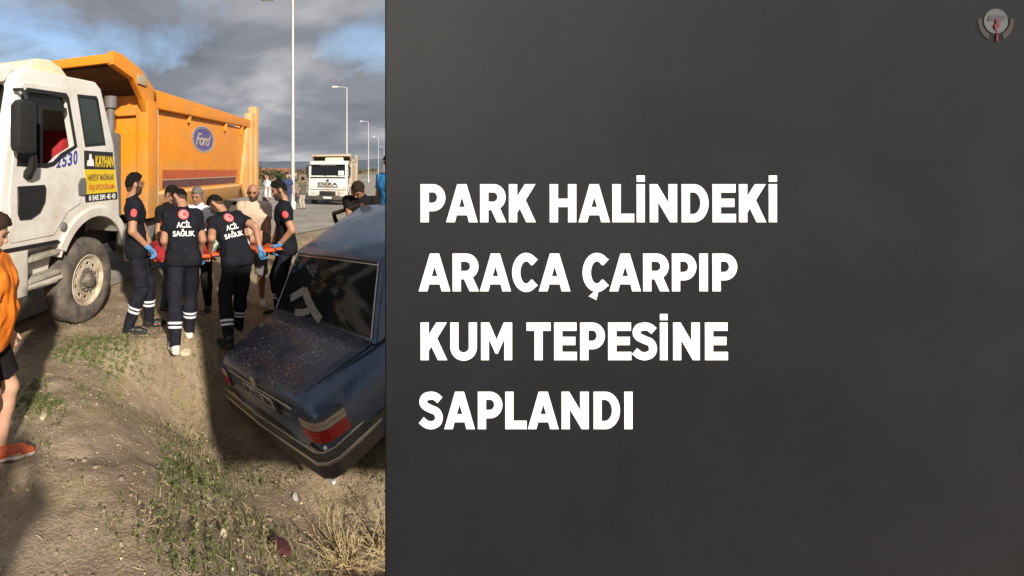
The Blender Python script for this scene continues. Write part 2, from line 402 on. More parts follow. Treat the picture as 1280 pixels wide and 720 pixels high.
# ---------------------------------------------------------------- where the car stands (its own frame is used by the ground)
CAR_LOC = np.array([.8186, 4.0334, -.7503]); CAR_ROT = (.3618, -.0998, -1.0987); CAR_S = .9   # pitch, roll, yaw
def sstep(a, b, x): t = np.clip((np.asarray(x, float) - a) / (b - a), 0, 1); return t * t * (3 - 2 * t)
def zbase(x, y):
    x = np.asarray(x, float); y = np.asarray(y, float)
    c = (x - CAR_LOC[0]) * .8906 + (y - CAR_LOC[1]) * .4548; l = (x - CAR_LOC[0]) * .4548 - (y - CAR_LOC[1]) * .8906
    zc = np.clip(-.76 + .352 * c, -.80, .75) + .18 * sstep(3.2, 4.4, c) * (1 - sstep(.2, 1.6, abs(l)))
    gr_ = sstep(1.8, 3., c); lo_ = .62 + .7 * gr_; al_ = np.where(l < 0, -l, l * .55)
    wt = sstep(-1.9, -.15, c) * (1 - sstep(4.6, 7.5, c)) * (1 - sstep(0, 1, (al_ - lo_) / (.8 + .2 * gr_)))
    z = zc * wt
    z2 = -.46 * sstep(.10, 1.05, x) * (1 - sstep(5, 9, x)) * sstep(-4, .3, y) * (1 - sstep(3.2, 4.4, y)) * (1 - sstep(.3, 2.2, c))
    z = z + (z2 - z) * sstep(-.08, .12, z - z2) * np.clip(-z2 / .1, 0, 1)
    z = z - .5 * sstep(16, 31, y) + .05 * (1 - sstep(0, 2.0, abs(x + .5))) * sstep(4, 5, y) * (1 - sstep(5.3, 6.5, y))
    return z
def zg(x, y):
    x = np.atleast_1d(np.asarray(x, float)); y = np.atleast_1d(np.asarray(y, float))
    z = zbase(x, y); P = np.stack([x, y, 0 * x], 1)
    far = 1 - sstep(14, 40, np.hypot(x, y))
    rd = road_w(x, y)
    n = (fbm(P * 1.1 + 3, 3) - .45) * .13 + (fbm(P * 5.0, 4) - .45) * .06 + (fbm(P * 19, 2) - .35) * .014
    # dried cracks and ruts
    cr = abs(fbm(P * np.array([1.3, 2.2, 1]) + 11, 3) - .44); n = n - .035 * np.exp(-(cr / .008) ** 2) * sstep(.42, .55, fbm(P * .9 + 31, 2))
    return z + n * far * (1 - .85 * rd)
_rd = np.array([.4157, .9095]); _rn = np.array([.9095, -.4157])       # along the road, across it
ROAD0 = np.array([5.36, 24.0])
def road_w(x, y):
    o = (x - ROAD0[0]) * _rn[0] + (y - ROAD0[1]) * _rn[1]
    return sstep(-9.9, -8.9, o) * (1 - sstep(4.2, 5.4, o)) * sstep(8, 12, y)
def z1(x, y): return float(zg(x, y)[0])
def axis(parts):
    a = [parts[0][0]]
    for lo, hi, st in parts:
        v = lo
        while v < hi - 1e-6: v = min(v + st(v) if callable(st) else v + st, hi); a.append(v)
    return np.array(a)
gx = axis([(-4000, -400, 900), (-400, -40, lambda v: max(6, -v * .25)), (-40, -4, 1.2), (-4, 3.4, .03), (3.4, 10, .12), (10, 60, 1.5), (60, 400, 30), (400, 4000, 900)])
gy = axis([(-300, -20, 40), (-20, 0, 1), (0, 1.6, .1), (1.6, 5.2, .025), (5.2, 8, .05), (8, 30, .25), (30, 120, 4), (120, 600, 40), (600, 6000, 900)])
GX, GY = np.meshgrid(gx, gy, indexing='ij'); GZ = zg(GX.ravel(), GY.ravel())
nx_, ny_ = len(gx), len(gy)
ii = np.arange(nx_ * ny_).reshape(nx_, ny_)
gf = np.stack([ii[:-1, :-1], ii[1:, :-1], ii[1:, 1:], ii[:-1, 1:]], -1).reshape(-1, 4)
me = bpy.data.meshes.new('ground')
me.vertices.add(nx_ * ny_); me.vertices.foreach_set('co', np.stack([GX.ravel(), GY.ravel(), GZ], 1).ravel().astype(np.float32))
me.loops.add(gf.size); me.loops.foreach_set('vertex_index', gf.ravel().astype(np.int32))
me.polygons.add(len(gf)); me.polygons.foreach_set('loop_start', np.arange(0, gf.size, 4, dtype=np.int32))
me.update(); me.validate()
def ground_mat():
    m = bpy.data.materials.new('dry_earth'); m.use_nodes = True; t = m.node_tree; b = t.nodes['Principled BSDF']
    tcn = N(t, 'ShaderNodeTexCoord'); O = tcn.outputs['Object']
    def noise(s, d=6., r=.6, dist=0.):
        n = N(t, 'ShaderNodeTexNoise'); setin(n, Scale=float(s), Detail=d, Roughness=r, Distortion=dist); t.links.new(O, n.inputs['Vector']); return n.outputs['Fac']
    def mix(f, a, bcol):
        x = N(t, 'ShaderNodeMix', data_type='RGBA'); t.links.new(f, x.inputs[0])
        for i, v in ((6, a), (7, bcol)):
            if isinstance(v, tuple): x.inputs[i].default_value = (*v, 1)
            else: t.links.new(v, x.inputs[i])
        return x.outputs[2]
    c = ramp(t, noise(1.1), [(.32, (.235, .18, .125)), (.5, (.335, .262, .183)), (.68, (.45, .36, .258))]).outputs[0]
    c = mix(ramp(t, noise(11, 8, .7), [(.40, (0, 0, 0)), (.68, (.6, .6, .6))]).outputs[0], c, (.20, .14, .085))
    c = mix(ramp(t, noise(48, 4, .7), [(.60, (0, 0, 0)), (.70, (.75, .75, .75))]).outputs[0], c, (.52, .43, .29))
    c = mix(ramp(t, noise(2.3, 7, .65, .6), [(.53, (0, 0, 0)), (.66, (.5, .5, .5))]).outputs[0], c, (.30, .235, .09))
    t.links.new(c, b.inputs['Base Color']); b.inputs['Roughness'].default_value = .95; b.inputs['Specular IOR Level'].default_value = .15
    ad = N(t, 'ShaderNodeMath', operation='ADD'); t.links.new(noise(34, 8, .7), ad.inputs[0])
    v = N(t, 'ShaderNodeTexVoronoi'); v.inputs['Scale'].default_value = 55; t.links.new(O, v.inputs['Vector'])
    mu = N(t, 'ShaderNodeMath', operation='MULTIPLY'); mu.inputs[1].default_value = .35; t.links.new(v.outputs['Distance'], mu.inputs[0]); t.links.new(mu.outputs[0], ad.inputs[1])
    bp = N(t, 'ShaderNodeBump'); bp.inputs['Strength'].default_value = .7; bp.inputs['Distance'].default_value = .02
    t.links.new(ad.outputs[0], bp.inputs['Height']); t.links.new(bp.outputs[0], b.inputs['Normal'])
    return m
ground = link('ground', me, ground_mat(), smooth=True, kind='structure')

# road beyond the trucks
def strip(name, o0, o1, s0, s1, m, lift=.05, kind='structure', n=90):
    V = []; Fc = []
    for i in range(n + 1):
        s = s0 + (s1 - s0) * (i / n) ** 2
        for o in (o0, o1):
            p = ROAD0 + _rd * s + _rn * o; V.append((p[0], p[1], float(zbase(p[0], p[1])) + lift))
    for i in range(n): a = 2 * i; Fc.append((a, a + 1, a + 3, a + 2))
    return pyobj(name, V, Fc, m, smooth=True, kind=kind)
V = []; Fc = []; ns = 120
for i in range(ns + 1):
    s = -40 + 60 * i / 80 if i <= 80 else 20 + 880 * ((i - 80) / 40) ** 2
    e = .9 + 2.4 * float(sstep(-15, -8, s)) + .5 * (float(fbm([[s * .45, 3, 0]], 3)[0]) - .45)
    for o in (-9.3, -5, -1, e):
        p = ROAD0 + _rd * s + _rn * o; V.append((p[0], p[1], float(zbase(p[0], p[1])) + (.055 if o < e else .03)))
for i in range(ns):
    for j in range(3): a = 4 * i + j; Fc.append((a, a + 1, a + 5, a + 4))
pyobj('road', V, Fc, M['asphalt'], smooth=True, kind='structure')
strip('road_marking', -8.9, -8.75, -14, 500, M['white_print'], .06)
strip('road_marking', -1.7, -1.55, -14, 500, M['white_print'], .061)

# hills on the horizon
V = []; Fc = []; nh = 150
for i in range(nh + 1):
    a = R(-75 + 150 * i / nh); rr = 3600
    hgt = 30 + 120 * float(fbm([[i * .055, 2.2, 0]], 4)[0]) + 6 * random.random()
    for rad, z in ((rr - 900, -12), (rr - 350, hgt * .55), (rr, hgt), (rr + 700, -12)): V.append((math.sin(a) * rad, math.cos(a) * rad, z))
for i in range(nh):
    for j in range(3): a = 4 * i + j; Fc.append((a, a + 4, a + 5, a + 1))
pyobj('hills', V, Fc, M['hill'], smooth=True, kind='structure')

# ---------------------------------------------------------------- added board at the right for the overlaid caption; the place has none
BD = 1.6
def bp_(px, py, d=BD): return ((px - CX) * d / F, CZ - (py - HY) * d / F)
BX0 = .6905; BX1 = 3.01; BZ0 = .435; BZ1 = 2.515
board = thing('caption_board', 'large dark slate grey board, added to carry the overlaid caption in four lines of white capitals beside the blue car', 'board', (BX0, BD, 0))
def slate():
    m = bpy.data.materials.new('caption_board_grey'); m.use_nodes = True; t = m.node_tree; b = t.nodes['Principled BSDF']
    tcn = N(t, 'ShaderNodeTexCoord')
    n = N(t, 'ShaderNodeTexNoise'); setin(n, Scale=1.6, Detail=9.0, Roughness=.62, Distortion=.4); t.links.new(tcn.outputs['Object'], n.inputs['Vector'])
    g = N(t, 'ShaderNodeTexNoise'); setin(g, Scale=150.0, Detail=3.0, Roughness=.8); t.links.new(tcn.outputs['Object'], g.inputs['Vector'])
    ad = N(t, 'ShaderNodeMath', operation='MULTIPLY_ADD'); t.links.new(g.outputs['Fac'], ad.inputs[0]); ad.inputs[1].default_value = .35; t.links.new(n.outputs['Fac'], ad.inputs[2])
    r = ramp(t, ad.outputs[0], [(.42, (.0080, .0091, .0110)), (.95, (.0150, .0170, .0205))]); t.links.new(r.outputs[0], b.inputs['Base Color'])
    b.inputs['Roughness'].default_value = .6; b.inputs['Specular IOR Level'].default_value = .16
    bp = N(t, 'ShaderNodeBump'); bp.inputs['Strength'].default_value = .12; bp.inputs['Distance'].default_value = .004
    t.links.new(ad.outputs[0], bp.inputs['Height']); t.links.new(bp.outputs[0], b.inputs['Normal'])
    return m
MB().box(0, BX1 - BX0, 0, .010, BZ0, BZ1, .0015).build('panel', slate(), board)
for x in (1.35, 2.15):
    MB().box(x, x + .05, .012, .062, -.5, BZ1 - .04, .004).build('post', M['steel'], board)
for z in (.95, 2.1):
    MB().box(.10, BX1 - BX0 - .10, .064, .094, z, z + .04, .003).build('rail', M['steel'], board)
def arc(cx, cy, rx, ry, a0, a1, n=18): return [(cx + rx * math.cos(R(a0 + (a1 - a0) * i / n)), cy + ry * math.sin(R(a0 + (a1 - a0) * i / n))) for i in range(n + 1)]
def s_shape():
    P = [(.59, .775), (.47, .87), (.335, .895), (.185, .855), (.125, .74), (.175, .625), (.335, .54), (.50, .465), (.565, .31), (.51, .165), (.36, .103), (.205, .135), (.075, .24)]
    pts = []
    for i in range(len(P) - 1):
        p0, p1, p2, p3 = [np.array(P[max(0, min(len(P) - 1, j))]) for j in (i - 1, i, i + 1, i + 2)]
        for k in range(4):
            t = k / 4; pts.append(.5 * (2 * p1 + (p2 - p0) * t + (2 * p0 - 5 * p1 + 4 * p2 - p3) * t * t + (3 * p1 - p0 - 3 * p2 + p3) * t ** 3))
    pts.append(np.array(P[-1])); pts = np.array(pts)
    d = np.gradient(pts, axis=0); d /= np.linalg.norm(d, axis=1)[:, None]; nn = np.stack([-d[:, 1], d[:, 0]], 1) * .106
    return [list(map(tuple, pts + nn)) + list(map(tuple, (pts - nn)[::-1]))]
s_ = .217
GL = {
 'P': (.65, [[(0, 0), (s_, 0), (s_, .29)] + arc(.32, .645, .33, .355, -90, 90) + [(0, 1)], [(s_, .51)] + arc(.32, .65, .113, .138, -90, 90) + [(s_, .787)]]),
 'R': (.69, [[(0, 0), (s_, 0), (s_, .32), (.30, .32), (.445, 0), (.69, 0)] + arc(.36, .66, .315, .34, -58, 90) + [(0, 1)], [(s_, .54)] + arc(.345, .662, .112, .123, -90, 90) + [(s_, .785)]]),
 'A': (.83, [[(0, 0), (.295, 1), (.535, 1), (.83, 0), (.60, 0), (.553, .185), (.277, .185), (.23, 0)], [(.338, .40), (.492, .40), (.415, .66)]]),
 'K': (.71, [[(0, 0), (0, 1), (s_, 1), (s_, .67), (.42, 1), (.697, 1), (.44, .58), (.71, 0), (.46, 0), (.285, .362), (s_, .25), (s_, 0)]]),
 'H': (.70, [[(0, 0), (0, 1), (s_, 1), (s_, .618), (.483, .618), (.483, 1), (.70, 1), (.70, 0), (.483, 0), (.483, .40), (s_, .40), (s_, 0)]]),
 'L': (.57, [[(0, 0), (0, 1), (s_, 1), (s_, .224), (.57, .224), (.57, 0)]]),
 'I': (.217, [[(0, 0), (0, 1), (s_, 1), (s_, 0)]]),
 'İ': (.217, [[(0, 0), (0, 1), (s_, 1), (s_, 0)], [(0, 1.063), (0, 1.228), (s_, 1.228), (s_, 1.063)]]),
 'N': (.717, [[(0, 0), (0, 1), (.20, 1), (.495, .50), (.495, 1), (.717, 1), (.717, 0), (.53, 0), (.217, .53), (.217, 0)]]),
 'D': (.71, [[(0, 0)] + arc(.32, .5, .39, .5, -90, 90, 24) + [(0, 1)], [(s_, .215)] + arc(.305, .5, .19, .285, -90, 90) + [(s_, .785)]]),
 'E': (.60, [[(0, 0), (0, 1), (.60, 1), (.60, .78), (s_, .78), (s_, .62), (.57, .62), (.57, .40), (s_, .40), (s_, .22), (.61, .22), (.61, 0)]]),
 'C': (.68, [arc(.37, .5, .37, .518, 50, 310, 32) + [(.677, .155), (.535, .31)] + arc(.37, .5, .155, .295, 318, 42, 24) + [(.535, .69), (.677, .845)]]),
 'U': (.71, [[(0, 1)] + arc(.355, .345, .355, .36, 180, 360, 24) + [(.71, 1), (.493, 1)] + arc(.355, .335, .138, .13, 0, -180) + [(.217, 1)]]),
 'M': (.83, [[(0, 0), (0, 1), (.22, 1), (.415, .54), (.61, 1), (.83, 1), (.83, 0), (.62, 0), (.62, .56), (.445, .17), (.385, .17), (.21, .56), (.21, 0)]]),
 'T': (.64, [[(.2115, 0), (.2115, .78), (0, .78), (0, 1), (.64, 1), (.64, .78), (.4285, .78), (.4285, 0)]]),
 'S': (.68, s_shape()),
}
GL['Ç'] = (.68, GL['C'][1] + [[(.285, -.022), (.157, -.13), (.354, -.23), (.405, -.022)]])
LINES = [
 (230.2, 277.8, [('P', 525.6, 556.6), ('A', 557.5, 597), ('R', 600, 632.6), ('K', 636, 669.6), ('H', 687, 720.2), ('A', 722.9, 762.2), ('L', 765.3, 792.5), ('İ', 795.6, 805.7), ('N', 812, 846.1), ('D', 851.8, 885.5), ('E', 890.4, 919.2), ('K', 923.4, 957.5), ('İ', 960.7, 970.9)]),
 (316.9, 364.1, [('A', 523.2, 562.8), ('R', 565.6, 598.6), ('A', 599.6, 638.6), ('C', 640, 672.3), ('A', 673.3, 712.8), ('Ç', 728, 761), ('A', 761.5, 801), ('R', 803.7, 836.4), ('P', 839.7, 870.3), ('I', 874, 884.6), ('P', 890.3, 921.3)]),
 (403.1, 450.1, [('K', 525.6, 559), ('U', 562.8, 596), ('M', 601.2, 640), ('T', 658, 688.1), ('E', 692.5, 720.4), ('P', 725, 756), ('E', 760, 788.5), ('S', 789.6, 821.5), ('İ', 824.7, 834.2), ('N', 841.2, 874.5), ('E', 881, 909.2)]),
 (489.6, 536.3, [('S', 523.2, 553.8), ('A', 555.2, 593.5), ('P', 597.2, 627.8), ('L', 631.5, 658.2), ('A', 659.6, 698.2), ('N', 701.8, 735.7), ('D', 741.8, 774.7), ('I', 780.3, 790.4)]),
]
def board_plate(name, loops, px0, px1, py0, py1, m, wid=1, depth=.0016, y=-.001):
    me = curve_mesh(name, loops, depth); d = BD - .001
    x0, zt = bp_(px0, py0, d); x1, zb = bp_(px1, py1, d)
    place(me, (x0 - BX0, y, zb), ((x1 - x0) / wid, 0, 0), (0, 0, zt - zb), (0, -1, 0))
    return link(name, me, m, board)
wl = mat('white_letter_paint', (.88, .88, .88), .5, var=0)
for y0, y1, ls in LINES:
    for ch, a, b in ls: board_plate('letter', GL[ch][1], a, b, y0, y1, wl, GL[ch][0])
# corner watermark logo, set as an emblem on the added board
ex, ez = 1244.5, 27
board_plate('emblem_globe', [ellipse(.5, .5, .5, .5)], ex - 15, ex + 15, 11, 42, mat('emblem_grey', (.08, .084, .09), .6, col2=(.05, .055, .06), scale=9))
board_plate('emblem_band', [[(0, .1), (.1, .9), (.5, 1), (1, .8), (.97, .2), (.6, 0)]], 1233, 1255, 19, 26.5, mat('emblem_slate', (.045, .045, .055), .6, var=0), y=-.0028)
er = mat('emblem_red', (.11, .008, .010), .6, var=0)
board_plate('emblem_mark', [[(.25, 1), (.85, 1), (.8, .6), (1, .3), (.6, .25), (.4, 0), (.2, .1), (0, .4), (.35, .6)]], 1240, 1247.5, 24, 38, er, y=-.0044)
board_plate('emblem_mark', [[(.3, 1), (.7, 1), (1, 0), (0, 0)]], 1243.4, 1246.4, 38.2, 51.5, er, y=-.0029)
hb = mat('emblem_brown', (.028, .022, .0185), .7, var=0)
board_plate('emblem_hand', [arc(1, 1, 1, 1, 180, 255, 10) + arc(1.1, 1.05, .86, .8, 250, 180, 10)], 1222, 1240, 24, 50, hb)
board_plate('emblem_hand', [arc(0, 1, 1, 1, 0, -75, 10) + arc(-.1, 1.05, .86, .8, -70, 0, 10)], 1249, 1267, 24, 50, hb)

# ---------------------------------------------------------------- lamp posts
def lamp(loc, label, h=11.3):
    o = thing('street_lamp', label, 'street lamp', loc, (0, 0, 0), 'street lamps along the road')
    MB().tube([(0, 0, 0), (0, 0, h * .5), (0, 0, h)], [.11, .085, .055], 14).tube([(0, 0, h * .34), (0, 0, h * .34 + .12)], .105, 14).tube([(0, 0, h * .68), (0, 0, h * .68 + .1)], .088, 14).box(-.06, .06, -.115, -.08, .7, 1.15, .01).build('pole', M['galv'], o)
    MB().box(-.2, .2, -.2, .2, 0, .04, .01).box(-.13, .13, -.13, .13, .04, .5, .03).build('base', M['galv'], o)
    MB().tube([(0, 0, h - .05), (-.35, 0, h + .05), (-1.0, 0, h + .06)], .035, 8).build('arm', M['galv'], o)
    hd = MB().prism([(-1.75, .02), (-1.6, -.06), (-1.05, -.05), (-.95, .02), (-1.0, .1), (-1.5, .12)], -.16, .16, .03).build('lamp_head', M['galv'], o); hd.location.z = h + .03
    MB().prism([(-1.58, -.075), (-1.1, -.068), (-1.1, -.05), (-1.58, -.06)], -.12, .12, .004).build('lamp_glass', M['lamp_glass'], hd)
    return o
LB = ['nearest street lamp, tall pale pole left of the far white truck', 'second street lamp, rising behind the far white truck', 'third street lamp, to the right of the far truck',
      'fourth street lamp, thin pole near the edge of the dark board', 'farthest street lamp, faint pole beside the dark board']
for (px, D), lb in zip([(366, 24), (433.5, 48.5), (460.5, 83), (473, 122), (480, 175)], LB):
    x = (px - CX) * D / F; lamp((x, D, z1(x, D) - .02), lb)

# ---------------------------------------------------------------- dump trucks: x runs to the rear, y away from the visible side
def wheel(name, parent, x, y0, y1, rad=.525, face=-1, rim=None, parts=True):
    """y0 is the outer face"""
    o = bpy.data.objects.new(name, None); C.objects.link(o); o.parent = parent; o.location = (x, y0, rad)
    wd = abs(y1 - y0); s = 1 if y1 > y0 else -1
    pr = [(.30, .03), (.335, .005), (.42, 0), (.485, .012), (.515, .04), (.525, .055)]
    g = []
    for i in range(4):
        a = .055 + (wd - .11) * (i + .4) / 4.1; g += [(.525, a), (.512, a + .006), (.512, a + .02), (.525, a + .026)]
    pr += g + [(.525, wd - .055), (.515, wd - .04), (.485, wd - .012), (.42, wd), (.30, wd - .03), (.30, .03)]
    t = MB().lathe([(r, s * h) for r, h in pr], (0, 0, 0), 'y', 56, False)
    for k in range(40 if x > 1 else 0):     # tread blocks on the shoulders
        a = 2 * math.pi * k / 40; c, sn = math.cos(a), math.sin(a)
        for h0, h1 in ((.012, .052), (wd - .052, wd - .012)):
            vs = []
            for rr_ in (.505, .5265):
                for hh in (h0, h1):
                    for da in (-.045, .045): vs.append(t.bm.verts.new((rr_ * math.cos(a + da), s * hh, rr_ * math.sin(a + da))))
            for q in ((0, 1, 3, 2), (4, 6, 7, 5), (0, 4, 5, 1), (2, 3, 7, 6), (0, 2, 6, 4), (1, 5, 7, 3)): t.bm.faces.new([vs[i] for i in q])
    t.build('tyre', M['rubber'], o)
    holes = []
    for k in range(10):
        a = 2 * math.pi * k / 10 + .2; c, sn = math.cos(a), math.sin(a); e = ellipse(0, 0, .022, .036, 10)
        holes.append([(.205 * c + p * c - q * sn, .205 * sn + p * sn + q * c) for p, q in e])
    me = curve_mesh('rim', [ellipse(0, 0, .255, .255, 48)] + holes, .012, .003)
    place(me, (0, s * .055, 0), (1, 0, 0), (0, 0, 1), (0, -1, 0)); link('rim', me, rim or M['rim'], o, True)
    MB().lathe([(.30, s * .035), (.318, s * .02), (.305, s * .01), (.285, s * .03), (.262, s * .05), (.25, s * .075), (.30, s * .09)], (0, 0, 0), 'y', 48, False).build('rim_lip', rim or M['rim'], o)
    MB().lathe([(.29, s * .12), (.0, s * .12)], (0, 0, 0), 'y', 24).build('brake_drum', M['chassis'], o)
    MB().lathe([(.15, s * .05), (.145, s * .035), (.10, s * .02), (.085, s * -.02), (.07, s * -.05), (.03, s * -.065), (0, s * -.066)], (0, 0, 0), 'y', 24).build('hub', M['hub'], o)
    nb = MB()
    for k in range(10): a = 2 * math.pi * k / 10; nb.lathe([(.017, s * .05), (.017, s * .012), (.009, s * .004), (0, s * .004)], (.125 * math.cos(a), 0, .125 * math.sin(a)), 'y', 6)
    nb.build('wheel_nuts', M['hub'], o)
    return o
CABP = [(-1.36, .62), (-1.42, 1.15), (-1.41, 1.62), (-1.37, 1.95), (-1.19, 2.86), (-1.08, 2.95), (-.85, 2.975), (.14, 3.03), (.255, 2.96), (.55, 2.25), (.68, 1.48), (.70, 1.12), (.66, 1.02), (-.52, .62)]
def truck(name, label, loc, yaw, white, body_m, dust_m, kind):
    T = thing(name, label, 'dump truck', loc, (0, 0, yaw), 'dump trucks with white cabs')
    W = 2.45
    cab = MB().prism(CABP, 0, W, .05, seg=3).build('cab', white, T)
    DW = [(-1.19, 1.95), (-1.13, 2.66), (-1.05, 2.74), (-.46, 2.775), (-.415, 2.73), (-.27, 2.18), (-.52, 2.06), (-.66, 1.96), (-.78, 1.935)]
    QW = [(-.235, 2.80), (.13, 2.83), (.165, 2.79), (.325, 2.24), (-.085, 2.20)]
    def cut(poly, y0, y1): return MB().prism(poly, y0, y1).build('cutter', None)
    inner = [(-1.22, 1.45), (-1.22, 1.9), (-1.05, 2.83), (.12, 2.9), (.5, 2.2), (.55, 1.45)]
    cs = [MB().lathe([(.70, -.2), (.70, .55)], (.12, 0, .62), 'y', 48).build('cutter', None), MB().lathe([(.70, W - .55), (.70, W + .2)], (.12, 0, .62), 'y', 48).build('cutter', None),
          cut(inner, .1, W - .1), cut(DW, -.2, .3), cut(QW, -.2, .3), cut(DW, W - .3, W + .2), cut(QW, W - .3, W + .2)]
    wsc = MB().prism([(-1.7, 2.02), (-1.7, 2.78), (-1.0, 2.78), (-1.0, 2.02)], .14, W - .14, .06).build('cutter', None)
    # recess for the step below the door
    cs += [wsc, MB().box(-1.04, -.52, -.1, .16, .66, 1.07, 0).build('cutter', None)]
    boolean(cab, cs)
    me = cab.data
    for p in me.polygons: p.use_smooth = True
    bm = bmesh.new(); bm.from_mesh(me)
    for e in bm.edges:
        e.smooth = not (len(e.link_faces) == 2 and e.calc_face_angle(0) > R(30))
    bm.to_mesh(me); bm.free()
    me.materials.clear(); me.materials.append(white)
    def side(name, loops, y, m, depth=.006, bev=0, parent=T):
        me = curve_mesh(name, loops, depth, bev); place(me, (0, y, 0), (1, 0, 0), (0, 0, 1), (0, -1, 0)); return link(name, me, m, parent, True)
    def grow(poly, d):
        c = np.mean(poly, axis=0); return [tuple(np.array(p) + (np.array(p) - c) / np.linalg.norm(np.array(p) - c) * d) for p in poly]
    for ys, sg in ((0, 1), (W, -1)):
        door = side('door', [[(-1.27, 1.18), (-1.29, 1.62), (-1.25, 1.95), (-1.19, 2.68), (-1.10, 2.80), (-.45, 2.84), (-.36, 2.79), (-.20, 2.16), (-.165, 1.66), (-.20, 1.50), (-.42, 1.42), (-.66, 1.18)], grow(DW, .012)], ys - sg * .004, white, .010, .003)
        side('window_seal', [grow(DW, .014), grow(DW, -.035)], ys - sg * .010, M['black'], .008, .002, door)
        side('window_pane', [[(-1.15, 2.10), (-1.09, 2.64), (-1.03, 2.71), (-.48, 2.74), (-.43, 2.60), (-.80, 2.585), (-.845, 2.02), (-1.15, 1.98)]], ys + sg * .03, M['glass'], .006, 0, door)
        side('window_bar', [[(-.86, 1.96), (-.86, 2.6), (-.42, 2.62), (-.43, 2.58), (-.82, 2.56), (-.82, 1.96)]], ys + sg * .015, M['black'], .02, 0, door)
        side('vent_panel', [[(-1.19, 1.73), (-.82, 1.735), (-.80, 1.70), (-.815, 1.56), (-.89, 1.45), (-1.02, 1.395), (-1.16, 1.40), (-1.185, 1.46)]], ys - sg * .012, M['black'], .02, .006, door)
        h = side('door_handle', [[(-.225, 1.60), (-.245, 1.72), (-.20, 1.79), (-.125, 1.80), (-.10, 1.76), (-.10, 1.60)]], ys - sg * .010, M['greyplastic'], .02, .006, door)
        side('rear_window', [grow(QW, -.008)], ys + sg * .008, M['glass_green'], .006)
        side('rear_window_seal', [grow(QW, .012), grow(QW, -.022)], ys - sg * .003, M['black'], .008, .002)
        # fender lip over the wheel, trim line, marker lamp
        lip = [(.12 + r * math.cos(R(a)), .62 + r * math.sin(R(a))) for r, rng_ in ((.80, range(0, 153, 6)), (.70, range(150, -1, -6))) for a in rng_]
        lip = [(-.66 if (x < -.6 and z < 1.2) else x, z) for x, z in lip]
        side('fender', [[(.82 if False else x, z) for x, z in lip if x < .71 or True]], ys - sg * .012, white, .03, .012)
        MB().prism([(-1.43, 1.09), (-1.43, 1.13), (-.60, 1.115), (-.52, 1.07), (-.60, 1.07)], ys - sg * .012, ys + sg * .02, .003).build('trim_strip', M['black'] if kind else M['greyplastic'], T)
        MB().lathe([(.055, 0), (.05, -.02 * sg), (.03, -.03 * sg), (0, -.032 * sg)], (-.50, ys - sg * .008, 1.25), 'y', 16).build('marker_lamp', M['greyplastic'], T)
        # steps in their recess
        st = MB()
        for z0 in (.93, .70): st.prism([(-1.02, z0), (-.54, z0 + .02), (-.54, z0 + .07), (-1.02, z0 + .05)], ys + sg * .004, ys + sg * .15, .008)
        st.build('step', M['step'], T)
        # mirror
        mr = MB().prism([(-1.33, 2.08), (-1.16, 2.06), (-1.12, 2.10), (-1.12, 2.54), (-1.17, 2.59), (-1.30, 2.59), (-1.35, 2.53), (-1.35, 2.13)], ys - sg * .20, ys - sg * .07, .045).build('mirror', M['black'], T)
        MB().tube([(-1.2, ys - sg * .15, 2.60), (-1.22, ys - sg * .10, 2.70), (-1.24, ys - sg * .01, 2.70)], .02, 8).build('mirror_arm', M['black'], mr)
        MB().tube([(-1.12, ys - sg * .15, 2.05), (-1.08, ys - sg * .10, 1.93), (-1.06, ys - sg * .01, 1.84)], [.035, .05, .06], 8).build('mirror_arm', M['black'], mr)
        MB().prism([(-1.42, .60), (-1.455, .66), (-1.455, 1.04), (-1.40, 1.08), (-1.06, 1.065), (-1.045, 1.02), (-1.045, .60)], ys - sg * .014, ys + sg * .5, .025).build('bumper_corner', white, T)
        MB().prism([(-1.05, .645), (-.50, .66), (-.50, .70), (-1.05, .69)], ys - sg * .006, ys + sg * .16, .008).build('sill', white, T)
    # driver's seats, floor
    for yy in (.55, 1.6):
        s = MB().prism([(-.55, 1.45), (-.55, 1.78), (-.12, 1.80), (-.02, 1.72), (.1, 1.45)], yy - .24, yy + .24, .05).build('seat', M['red_seat'], T)
        MB().prism([(-.24, 1.78), (-.10, 2.35), (-.02, 2.42), (.07, 2.40), (.12, 1.8)], yy - .22, yy + .22, .06).build('seat_back', M['red_seat'], s)
    # front
    MB().prism([(-1.335, 2.04), (-1.195, 2.78), (-1.185, 2.78), (-1.325, 2.04)], .15, W - .15).build('windscreen', M['glass'], T)
    MB().prism([(-1.23, 2.80), (-1.40, 2.74), (-1.43, 2.86), (-1.15, 3.0), (-1.1, 2.96)], .12, W - .12, .02).build('sun_visor', white, T)
    MB().prism([(-.70, 2.95), (-.66, 3.13), (-.52, 3.22), (-.30, 3.25), (-.10, 3.20), (.06, 3.08), (.10, 2.99)], .35, 1.5, .08, seg=3).build('roof_hatch', M['cream'], T)
    g = MB()
    for z0, z1_ in ((1.86, 1.94), (1.085, 1.115)): g.box(-1.435, -1.40, .12, W - .12, z0, z1_, .004)
    g.build('front_trim', M['black'], T)
    MB().box(-1.45, -1.40, .72, W - .72, .74, 1.0, .02).build('grille', M['black'], T)
    MB().prism([(-1.50, .42), (-1.50, .66), (-1.40, .72), (-.9, .66), (-.9, .40)], .0, W, .04).build('front_bumper', M['bumper'], T)
    for yy in (.33, W - .33):
        MB().box(-1.468, -1.42, yy - .17, yy + .17, .76, .98, .02).build('headlight', M['headlight'], T)
    MB().box(-1.515, -1.503, W / 2 - .26, W / 2 + .26, .52, .63, .002).build('number_plate', M['white_print'], T)
    MB().tube([(-1.38, .5, 1.97), (-1.36, .95, 2.12)], .012, 6).tube([(-1.38, 1.3, 1.97), (-1.36, 1.75, 2.12)], .012, 6).build('wiper', M['black'], T)
